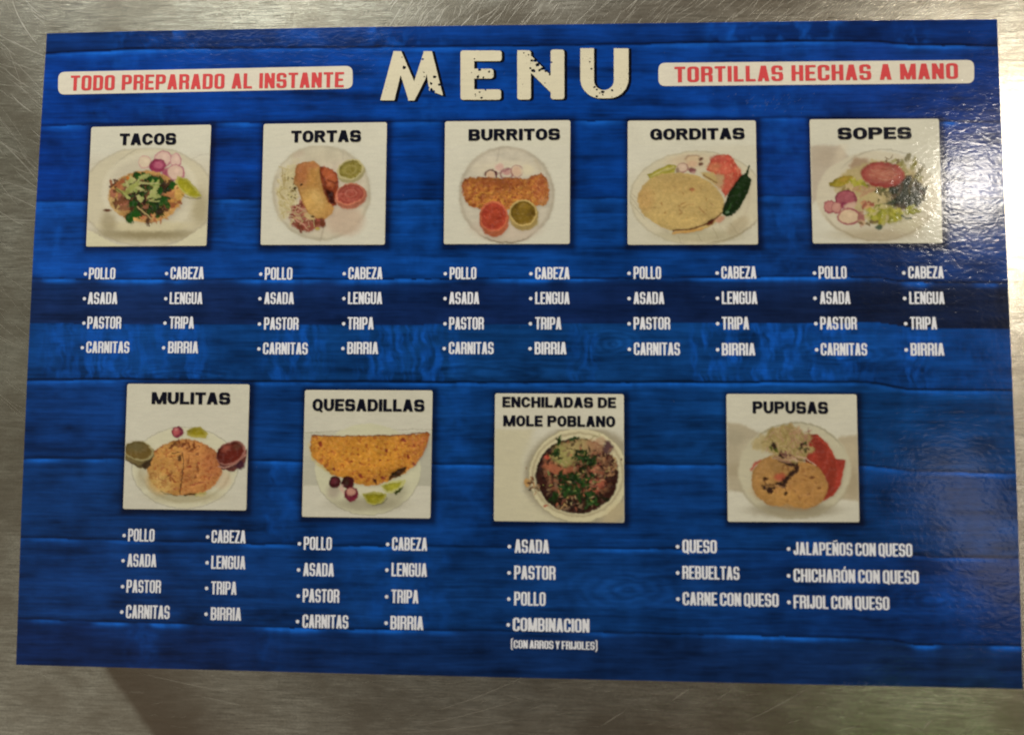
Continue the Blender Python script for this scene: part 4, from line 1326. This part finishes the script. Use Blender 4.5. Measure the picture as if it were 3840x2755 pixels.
def pic_quesadillas(p):
    p.put(sstep(p.Y, 530, 545) * .5 * sstep(-p.Y, -1210, -1195), (184, 182, 158))
    p.line([(60, 548), (300, 540), (560, 515), (700, 475), (850, 455), (960, 470), (1100, 510), (1650, 510)], 7, (136, 130, 108), .7, 5)
    p.put(sstep(p.X, 1380, 1480) * sstep(p.Y, 560, 700) * sstep(-p.Y, -1220, -1200) * .6, (170, 168, 150))
    p.put(sstep(-p.X, -420, -300) * sstep(p.Y, 800, 900) * sstep(-p.Y, -1195, -1180) * .6, (172, 170, 152))
    p.ell(840, 1000, 650, 560, (202, 200, 168), soft=8)
    p.ring(840, 1000, 652, 562, 6, (140, 136, 110), .6, a0=10, a1=165)
    p.put(p.ellm(840, 1430, 420, 80, soft=50) * .75, (150, 142, 118))
    p.put(p.ellm(1180, 1330, 160, 90, soft=50, rot=-35) * .6, (160, 154, 126))
    p.put(p.ellm(420, 1270, 80, 90, soft=50, rot=40) * .6, (150, 130, 120))
    p.put(p.ellm(850, 1240, 180, 60, soft=40) * .8, (212, 206, 178))
    p.poly([(110, 680), (150, 880), (300, 980), (420, 1090), (300, 1010), (200, 930)], (214, 196, 124), soft=18)
    g = p.poly([(150, 585), (320, 592), (560, 590), (860, 590), (1200, 580), (1450, 570), (1570, 545), (1598, 575), (1560, 700), (1500, 840), (1400, 960), (1290, 1050), (1120, 1130), (960, 1190), (800, 1200), (690, 1170), (520, 1100), (380, 1060), (270, 950), (170, 860), (120, 740)], (204, 136, 46), soft=9, rag=9)
    p.put(g * sstep(p.X - .3 * p.Y, 900, 1300) * .6, (196, 112, 60))
    p.put(g * p.ellm(900, 830, 420, 170, soft=140) * .5, (206, 142, 36))
    p.shade(g, 90, 60, .16, 1)
    p.shade(g, 24, 26, .16, 2)
    p.mott(g, 34, 34, (164, 80, 34), .60, .70, .65, 3)
    p.mott(g, 26, 22, (222, 166, 62), .58, .68, .45, 4)
    p.line([(150, 580), (320, 590), (860, 588), (1300, 575), (1570, 545), (1597, 575)], 12, (120, 52, 26), .85, 5)
    p.line([(1590, 580), (1550, 720), (1490, 860), (1400, 960)], 14, (150, 70, 50), .5, 12)
    for (x, y, r_) in ((1070, 770, 20), (1285, 640, 24), (250, 690, 30), (1340, 840, 24), (1400, 930, 20), (750, 1080, 24), (1020, 1100, 22), (995, 890, 14), (1410, 700, 16), (640, 900, 14), (420, 1000, 16), (720, 820, 12)):
        p.ell(x, y, r_ * 1.3, r_ * .8, (136, 56, 30), soft=9, rag=4, rot=x % 90)
    p.poly([(1320, 960), (1300, 1030), (1200, 1100), (1080, 1140), (1110, 1080), (1210, 1000)], (72, 44, 20), soft=10, rag=12, rf=24)
    p.bits(6, 1200, 1060, 60, 30, [(120, 90, 40), (50, 40, 16), (40, 30, 14)], 10, 18)
    p.poly([(900, 1110), (950, 1130), (940, 1190), (905, 1160)], (80, 38, 24), soft=8)
    for (x, y) in ((432, 1155), (590, 1160)):
        p.ell(x, y, 76, 76, (74, 22, 28), soft=8)
        p.ell(x - 16, y - 10, 40, 40, (112, 44, 54) if x < 500 else (66, 34, 24), soft=20)
    p.poly([(480, 1230), (530, 1180), (560, 1290), (540, 1310)], (206, 176, 156), soft=14)
    p.ell(635, 1305, 88, 92, (122, 36, 56), soft=8)
    p.ell(630, 1275, 56, 48, (206, 150, 130), soft=14)
    p.poly([(980, 1200), (1100, 1150), (1290, 1120), (1310, 1145), (1240, 1250), (1150, 1290), (1060, 1280)], (206, 204, 132), soft=7)
    p.poly([(1010, 1205), (1110, 1170), (1260, 1150), (1210, 1225), (1140, 1260), (1070, 1260)], (170, 166, 48), soft=10)
    p.poly([(1160, 1280), (1270, 1210), (1240, 1270), (1180, 1310)], (60, 70, 14), soft=8)
    p.poly([(775, 1300), (900, 1270), (1060, 1290), (1075, 1340), (1010, 1420), (900, 1440), (820, 1410)], (192, 186, 92), soft=7)
    m = p.poly([(800, 1315), (900, 1300), (1040, 1310), (1040, 1350), (980, 1405), (900, 1425), (835, 1395)], (160, 152, 22), soft=9)
    p.shade(m, 24, 24, .2, 5)
    p.line([(900, 1445), (1010, 1425), (1080, 1360)], 12, (80, 80, 24), .6)


def pic_enchiladas(p):
    p.put(sstep(p.Y, 430, 700) * .4, (196, 190, 160))
    p.ell(1090, 1090, 720, 680, (160, 152, 128), soft=50)
    p.poly([(20, 440), (520, 440), (380, 800), (360, 1200), (620, 1460), (900, 1600), (20, 1600)], (198, 192, 162), soft=60)
    p.ell(1050, 1020, 600, 570, (208, 200, 162), soft=10)
    p.ring(1050, 1020, 600, 570, 7, (150, 142, 112), .6)
    p.ring(1040, 1010, 545, 500, 16, (168, 154, 120), .7)
    p.put(p.ellm(1500, 1470, 200, 90, soft=40, rot=-35) * .5, (214, 196, 150))
    m = p.ell(1030, 1025, 500, 455, (58, 30, 24), soft=10, rag=12, rf=60)
    p.shade(m, 40, 40, .5, 1)
    p.bits(34, 1030, 1020, 450, 410, [(110, 64, 50), (86, 48, 36), (140, 96, 78), (40, 22, 18), (96, 60, 40)], 16, 36, 2.0, .8, m)
    tp = p.ellm(1030, 960, 390, 400, soft=60, rag=60, rf=110) * m
    p.mott(tp, 46, 40, (150, 106, 74), .50, .62, .75, 3)
    p.mott(tp, 40, 34, (160, 88, 62), .60, .70, .6, 4)
    p.put(p.ellm(870, 790, 130, 150, soft=50, rag=40) * .85, (176, 170, 100))
    p.put(p.ellm(1060, 680, 170, 90, soft=40, rag=30) * .85, (190, 170, 112))
    p.put(p.ellm(1260, 660, 120, 80, soft=40, rag=40) * .7, (186, 136, 100))
    p.put(p.ellm(760, 940, 130, 60, soft=30, rag=30, rot=25) * .85, (184, 108, 74))
    p.put(p.ellm(940, 960, 110, 50, soft=24, rag=24) * .75, (184, 106, 72))
    p.ell(680, 800, 36, 30, (206, 84, 60), soft=10)
    p.put(p.ellm(1260, 1150, 95, 75, soft=24, rag=40, rf=30) * .8, (184, 98, 72))
    p.put(p.ellm(1240, 940, 70, 60, soft=20, rag=20) * .8, (196, 116, 84))
    p.ell(1400, 690, 60, 80, (92, 66, 66), soft=18, rag=14)
    p.shreds(46, 1340, 850, 170, 200, [(176, 140, 104), (190, 156, 110), (120, 76, 60), (160, 100, 80)], 30, 80, 8, .7)
    p.bits(26, 1430, 900, 90, 150, [(190, 160, 108), (120, 80, 60), (70, 42, 34), (176, 130, 90)], 12, 26, 2)
    p.bits(110, 1040, 1040, 440, 400, [(44, 24, 18), (60, 34, 26), (30, 18, 14), (84, 54, 40), (130, 100, 76), (170, 140, 100)], 9, 22, 2.4, .75, m)
    p.bits(40, 1040, 1320, 380, 110, [(30, 24, 14), (44, 26, 20), (24, 34, 14)], 20, 40, 2, .8, m)
    G = [(26, 50, 16), (36, 68, 24), (46, 84, 34), (22, 38, 14), (30, 56, 20)]
    for (cx, cy, rx, ry, k) in ((1100, 790, 150, 70, 20), (1180, 850, 90, 60, 12), (1120, 1020, 110, 100, 22), (840, 1020, 60, 50, 8), (930, 1150, 170, 100, 30), (1120, 1210, 120, 100, 18), (1190, 1310, 110, 80, 14), (800, 590, 40, 20, 4), (1000, 580, 40, 20, 4), (780, 740, 40, 60, 8), (740, 1290, 90, 50, 10), (940, 1040, 70, 40, 7), (900, 1220, 70, 60, 10)):
        p.bits(k, cx, cy, rx, ry, G, 15, 32, 2.2, .9)
    p.bits(70, 1000, 1050, 400, 380, [(206, 180, 130), (190, 150, 110), (206, 120, 84), (176, 170, 90), (120, 150, 80)], 5, 13, 2.4, .75, m)
    p.bits(22, 880, 1370, 260, 60, [(40, 22, 18), (110, 70, 56), (70, 40, 30), (150, 120, 90)], 12, 26, 2, .8, m)
    p.line([(820, 1430), (880, 1370), (900, 1390)], 20, (190, 150, 100), .8)
    p.line([(1190, 600), (1240, 540), (1310, 545), (1300, 520)], 7, (130, 128, 70), .8)
    p.line([(1105, 555), (1150, 600)], 8, (90, 96, 50), .8)
    p.ell(430, 1110, 44, 50, (206, 160, 96), soft=12, rag=14)
    p.bits(10, 480, 1110, 40, 60, [(120, 80, 50), (90, 60, 40), (196, 150, 100)], 10, 22)
    p.ell(455, 1195, 16, 9, (40, 34, 18), soft=6)
    p.bits(8, 540, 1190, 30, 60, [(110, 80, 50), (180, 140, 100)], 8, 16)
    p.ell(1555, 825, 10, 12, (80, 24, 14), soft=5)
    p.ell(645, 1385, 24, 12, (196, 100, 70), soft=8)
    p.ell(418, 930, 6, 14, (150, 120, 80), soft=6)


def pic_pupusas(p):
    p.poly([(30, 380), (200, 400), (420, 500), (600, 700), (320, 1240), (40, 1200)], (176, 166, 140), soft=26)
    p.put(p.ellm(130, 560, 110, 90, soft=60) * .6, (160, 152, 128))
    p.put(p.ellm(300, 730, 110, 120, soft=70) * .5, (196, 188, 160))
    p.put(p.ellm(150, 960, 120, 90, soft=60) * .6, (162, 150, 122))
    p.poly([(1640, 520), (1380, 560), (1300, 700), (1400, 1300), (1640, 1330)], (180, 168, 140), soft=24)
    p.put(p.ellm(1540, 1100, 90, 160, soft=60) * .6, (164, 150, 120))
    p.put(p.ellm(1500, 720, 110, 90, soft=50) * .5, (192, 180, 150))
    p.ell(850, 960, 680, 575, (192, 186, 158), soft=20)
    p.ring(860, 960, 640, 575, 10, (140, 134, 108), .7, a0=215, a1=330)
    p.put(p.ellm(840, 1440, 520, 90, soft=40) * .85, (150, 140, 114))
    p.ring(850, 960, 690, 575, 14, (166, 158, 130), .7, a0=20, a1=165)
    r_ = p.poly([(1040, 520), (1130, 530), (1240, 620), (1310, 740), (1350, 820), (1465, 835), (1440, 950), (1400, 1160), (1320, 1260), (1230, 1320), (1100, 1360), (1000, 1300), (1000, 900), (960, 700)], (164, 60, 42), soft=9, rag=6)
    p.put(p.ellm(1150, 680, 60, 150, soft=50, rot=-25) * r_ * .7, (138, 50, 38))
    p.line([(1120, 540), (1250, 650), (1330, 800)], 26, (194, 74, 50), .7, 16)
    p.put(p.ellm(1300, 1050, 60, 180, soft=50, rot=12) * r_ * .6, (128, 48, 32))
    p.poly([(1350, 830), (1460, 840), (1400, 1160), (1320, 1250), (1370, 1000)], (178, 62, 46), soft=22)
    p.line([(330, 950), (370, 880), (440, 850)], 30, (206, 96, 72), .9, 12)
    a = p.ell(640, 1080, 310, 310, (190, 142, 80), soft=10, rag=8, rf=100)
    b_ = p.ell(930, 1130, 330, 280, (186, 136, 74), soft=12, rag=8, rf=90, rot=20)
    c = np.maximum(a, b_)
    p.put(p.ellm(700, 1300, 330, 100, soft=40, rot=14) * .7, (196, 146, 76))
    p.put(p.ellm(650, 920, 220, 90, soft=50) * a * .6, (168, 128, 74))
    p.shade(c, 60, 40, .12, 1)
    p.shade(c, 22, 16, .12, 2)
    p.bits(26, 880, 1120, 300, 240, [(146, 94, 44), (134, 88, 50), (164, 110, 60)], 9, 20, 2.6, .6)
    p.put(p.ellm(680, 1040, 70, 50, soft=24), (190, 96, 66))
    for (x, y, a_, b2, rt) in ((660, 820, 50, 22, 30), (720, 855, 46, 24, 35), (790, 885, 60, 26, 20), (860, 880, 40, 34, 0), (875, 940, 30, 50, 20), (815, 1000, 50, 32, -50), (770, 1050, 34, 30, 0),
                              (735, 1090, 34, 46, 10), (690, 1130, 50, 26, 10), (640, 1120, 30, 18, 0), (490, 1160, 44, 24, 20), (560, 1200, 44, 38, 30), (600, 1170, 30, 20, 0), (720, 1150, 30, 24, 60)):
        p.ell(x, y, a_, b2, (58, 36, 28), soft=12, rag=16, rf=18, rot=rt)
    p.ell(500, 1060, 34, 22, (80, 50, 28), soft=10)
    p.line([(480, 1080), (520, 1140), (600, 1130)], 24, (90, 56, 30), .8, 12)
    p.line([(620, 1150), (740, 1170)], 10, (160, 120, 90), .8)
    p.ell(750, 1240, 20, 24, (70, 48, 26), soft=8)
    p.ell(1060, 1050, 40, 16, (120, 76, 44), soft=10)
    p.ell(1150, 1170, 20, 16, (130, 86, 46), soft=8)
    cb = p.ellm(760, 640, 300, 210, soft=24, rag=60, rf=80, rot=8)
    p.put(cb, (176, 154, 98))
    p.put(p.ellm(450, 640, 110, 100, soft=30, rag=40) * .8, (196, 176, 120))
    p.shreds(90, 780, 620, 280, 190, [(196, 180, 116), (206, 186, 132), (150, 130, 76), (186, 140, 116), (206, 170, 140), (128, 108, 60)], 50, 150, 9, .7)
    p.shreds(20, 930, 560, 130, 110, [(180, 120, 108), (196, 142, 120), (120, 70, 70)], 40, 110, 8, .7)
    p.shreds(16, 860, 470, 60, 60, [(196, 150, 116), (206, 176, 130)], 40, 100, 10, .7)
    p.bits(10, 600, 700, 60, 50, [(40, 52, 14), (90, 100, 30), (60, 40, 30)], 12, 24)
    p.bits(12, 980, 690, 70, 60, [(60, 80, 24), (110, 120, 40), (70, 44, 36)], 10, 20)
    p.bits(14, 700, 790, 110, 40, [(80, 50, 50), (150, 100, 90), (60, 36, 30)], 12, 24, 2.5)
    p.shreds(20, 740, 810, 150, 50, [(196, 150, 120), (160, 110, 90), (206, 176, 140)], 50, 120, 9, .8, ang=30)
    p.line([(890, 790), (980, 810), (1060, 870), (1110, 905)], 15, (206, 168, 140), .95, 5)
    p.line([(880, 820), (1010, 850), (1060, 880)], 14, (90, 44, 30), .7, 6)
    p.line([(830, 810), (890, 850)], 14, (206, 170, 146), .9, 5)


PAINT = {'tacos': pic_tacos, 'tortas': pic_tortas, 'burritos': pic_burritos, 'gorditas': pic_gorditas, 'sopes': pic_sopes,
         'mulitas': pic_mulitas, 'quesadillas': pic_quesadillas, 'enchiladas': pic_enchiladas, 'pupusas': pic_pupusas}
GN = 190
for k, nm in enumerate(PICS):
    ox, oy, s, q = PICS[nm]
    cs = corners_px(nm)
    pts = rounded(cs, 9)
    pq = at(pts[:, 0], pts[:, 1])
    head = HEAD[nm][0][0] + (" DE MOLE POBLANO" if nm == 'enchiladas' else "")
    panel = link("picture_panel", flat_mesh("picture_panel", pq, [tuple(range(len(pq)))], Z1, CREAM, M_PRINT), card, "cream square headed %s: %s" % (head, DISH[nm]))
    # photograph printed on the lower part of the square
    q = np.array(q, float)
    v0 = (TOPS[nm] - q[0][1]) / (q[3][1] - q[0][1])
    U_, V_ = np.meshgrid(np.linspace(.004, .996, GN), np.linspace(v0, .9965, int(GN * .84)))
    A_ = (1 - U_)[..., None] * (1 - V_)[..., None] * q[0] + U_[..., None] * (1 - V_)[..., None] * q[1] + U_[..., None] * V_[..., None] * q[2] + (1 - U_)[..., None] * V_[..., None] * q[3]
    X, Y = A_[..., 0], A_[..., 1]
    # an uneven hand: outlines of the food wander a little
    WX = X + 26 * (fbm(X / 75, Y / 75, 301 + k, 3) - .5) + 15 * (fbm(X / 22, Y / 22, 311 + k, 2) - .5)
    WY = Y + 26 * (fbm(X / 75, Y / 75, 321 + k, 3) - .5) + 15 * (fbm(X / 22, Y / 22, 331 + k, 2) - .5)
    pic = Pic(WX, WY, 11 + k)
    PAINT[nm](pic)
    im = pic.im
    mx, mn = im.max(-1), im.min(-1)
    food = np.clip((mx - mn) / (mx + 1e-6) * 1.8 - .75, 0, 1)
    tex = (fbm(X / 26, Y / 22, 341 + k, 4, .7) - .5) * .42 + (fbm(X / 9, Y / 9, 351 + k, 2) - .5) * .22
    im = im * (1 + (food * .95 + .05) * tex)[..., None]
    def blur(a, n_):
        for _ in range(3):
            for ax in (0, 1):
                c = sum(np.roll(a, sh_, ax) for sh_ in range(-n_, n_ + 1)) / (2 * n_ + 1)
                a = c
        return a
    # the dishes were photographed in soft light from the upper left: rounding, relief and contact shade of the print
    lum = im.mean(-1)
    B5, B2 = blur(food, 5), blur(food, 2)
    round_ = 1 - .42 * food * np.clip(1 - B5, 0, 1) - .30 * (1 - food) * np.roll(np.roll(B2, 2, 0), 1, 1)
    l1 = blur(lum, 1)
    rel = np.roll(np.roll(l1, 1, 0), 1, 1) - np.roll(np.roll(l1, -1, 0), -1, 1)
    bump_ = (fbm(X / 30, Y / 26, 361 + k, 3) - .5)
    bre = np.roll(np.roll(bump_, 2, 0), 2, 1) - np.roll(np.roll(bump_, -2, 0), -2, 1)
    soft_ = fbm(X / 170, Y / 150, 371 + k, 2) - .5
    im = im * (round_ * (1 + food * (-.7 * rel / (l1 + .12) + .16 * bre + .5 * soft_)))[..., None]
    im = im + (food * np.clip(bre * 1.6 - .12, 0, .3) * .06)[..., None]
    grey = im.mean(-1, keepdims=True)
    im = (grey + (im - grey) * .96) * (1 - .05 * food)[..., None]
    fade = sstep(Y, TOPS[nm], TOPS[nm] + 40)[..., None]
    im = srgb((204, 201, 182)) * (1 - fade) + im * fade
    im = np.clip(im, 0.002, 1) * INK
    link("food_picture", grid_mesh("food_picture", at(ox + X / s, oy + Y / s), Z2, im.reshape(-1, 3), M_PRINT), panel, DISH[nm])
    for (txt, a0, a1, b0, b1) in HEAD[nm]:
        text_obj("heading", txt, 'head', a0, a1, b0, b1, Z3, BLACK, panel)

# ------------------------------------------------------------------ the lists of fillings
L1 = ("POLLO", "ASADA", "PASTOR", "CARNITAS")
L2 = ("CABEZA", "LENGUA", "TRIPA", "BIRRIA")
LISTS = [
    (L1, [(333, 432, 321), (329, 440, 317), (327, 454, 315), (323, 485, 309)], [(1004, 1047), (1096, 1140), (1187, 1232), (1280, 1323)]),
    (L2, [(639, 764, 625), (636, 759, 622), (635, 727, 619), (630, 743, 614)], [(1001, 1047), (1096, 1140), (1187, 1232), (1280, 1324)]),
    (L1, [(993, 1096, 978), (991, 1102, 975), (990, 1119, 973), (986, 1154, 971)], [(1003, 1049), (1096, 1140), (1190, 1236), (1284, 1328)]),
    (L2, [(1306, 1434, 1291), (1305, 1433, 1290), (1303, 1401, 1289), (1302, 1418, 1286)], [(1002, 1047), (1095, 1140), (1189, 1235), (1282, 1327)]),
    (L1, [(1686, 1786, 1670), (1684, 1797, 1669), (1684, 1814, 1669), (1683, 1851, 1666)], [(1002, 1047), (1095, 1140), (1189, 1235), (1282, 1327)]),
    (L2, [(2007, 2136, 1991), (2007, 2136, 1990), (2007, 2105, 1989), (2005, 2124, 1988)], [(1002, 1047), (1095, 1140), (1189, 1235), (1282, 1328)]),
    (L1, [(2376, 2479, 2359), (2376, 2491, 2359), (2376, 2513, 2359), (2377, 2550, 2360)], [(1000, 1046), (1095, 1140), (1189, 1235), (1284, 1331)]),
    (L2, [(2705, 2836, 2689), (2707, 2840, 2690), (2707, 2809, 2691), (2707, 2832, 2691)], [(999, 1045), (1093, 1140), (1188, 1235), (1286, 1332)]),
    (L1, [(3070, 3175, 3054), (3075, 3189, 3056), (3076, 3213, 3059), (3078, 3252, 3062)], [(999, 1045), (1093, 1140), (1188, 1235), (1286, 1332)]),
    (L2, [(3406, 3539, 3389), (3410, 3542, 3392), (3413, 3514, 3396), (3415, 3541, 3398)], [(999, 1044), (1094, 1140), (1188, 1235), (1286, 1333)]),
    (L1, [(480, 579, 466), (477, 586, 462), (474, 603, 460), (472, 636, 457)], [(1981, 2028), (2075, 2123), (2172, 2220), (2266, 2316)]),
    (L2, [(793, 921, 779), (792, 920, 777), (791, 887, 775), (790, 904, 773)], [(1986, 2034), (2082, 2131), (2178, 2227), (2275, 2323)]),
    (L1, [(1139, 1244, 1123), (1137, 1252, 1120), (1135, 1272, 1119), (1134, 1306, 1116)], [(2011, 2060), (2109, 2158), (2206, 2256), (2302, 2352)]),
    (L2, [(1470, 1602, 1454), (1468, 1601, 1451), (1467, 1569, 1450), (1464, 1587, 1448)], [(2013, 2062), (2109, 2159), (2209, 2259), (2307, 2358)]),
    (("ASADA", "PASTOR", "POLLO", "COMBINACION"), [(1930, 2059, 1910), (1928, 2083, 1909), (1928, 2046, 1908), (1923, 2210, 1906)], [(2021, 2071), (2119, 2170), (2217, 2268), (2314, 2364)]),
    (("QUESO", "REBUELTAS", "CARNE CON QUESO"), [(2559, 2688, 2541), (2559, 2773, 2541), (2560, 2920, 2542)], [(2022, 2071), (2120, 2169), (2218, 2267)]),
    (("JALAPEÑOS CON QUESO", "CHICHARÓN CON QUESO", "FRIJOL CON QUESO"), [(2976, 3421, 2957), (2976, 3445, 2957), (2976, 3335, 2958)], [(2031, 2079), (2131, 2180), (2230, 2279)]),
]
for (words, xs, ys) in LISTS:
    for w_, (xa, xb, bx), (ya, yb) in zip(words, xs, ys):
        it = text_obj("menu_item", w_, 'list', xa, xb, ya, yb, Z1, WHITE, card)
        disc("bullet", bx, (ya + yb) / 2 + 2, 0.00080, Z1, WHITE, it)
it = text_obj("menu_note", "(CON ARROS Y FRIJOLES)", 'list', 1916, 2240, 2398, 2428, Z1, WHITE, card)

# small scuffs and specks worn into the gloss
rng = random.Random(21)
qv, qf = [], []


def scuff(px, py, ang, length, width):
    p = at(px, py)
    dx, dy = math.cos(ang) * length / 2, math.sin(ang) * length / 2
    nx, ny = -math.sin(ang) * width / 2, math.cos(ang) * width / 2
    k_ = len(qv)
    qv.extend([(p[0] - dx, p[1] - dy), (p[0] + nx, p[1] + ny), (p[0] + dx, p[1] + dy), (p[0] - nx, p[1] - ny)])
    qf.append((k_, k_ + 1, k_ + 2, k_ + 3))


for _ in range(46):
    scuff(rng.gauss(2890, 70), rng.gauss(390, 22), D(rng.gauss(38, 10)), rng.uniform(.0006, .0024), rng.uniform(.00006, .00014))
for _ in range(30):
    scuff(rng.uniform(3160, 3380), rng.gauss(2556, 5) + 6, D(rng.gauss(-4, 12)), rng.uniform(.0006, .002), .00009)
for _ in range(36):
    scuff(rng.uniform(200, 3700), rng.uniform(150, 2480), D(rng.uniform(0, 180)), rng.uniform(.0004, .0016), .00008)
scuff(3633, 122, D(60), .0011, .0003)
o = link("scuff_marks", flat_mesh("scuff_marks", qv, qf, TH + 0.00042, srgb((104, 122, 158)), M_PRINT), card, "fine pale scuffs in the gloss")
o['kind'] = 'stuff'
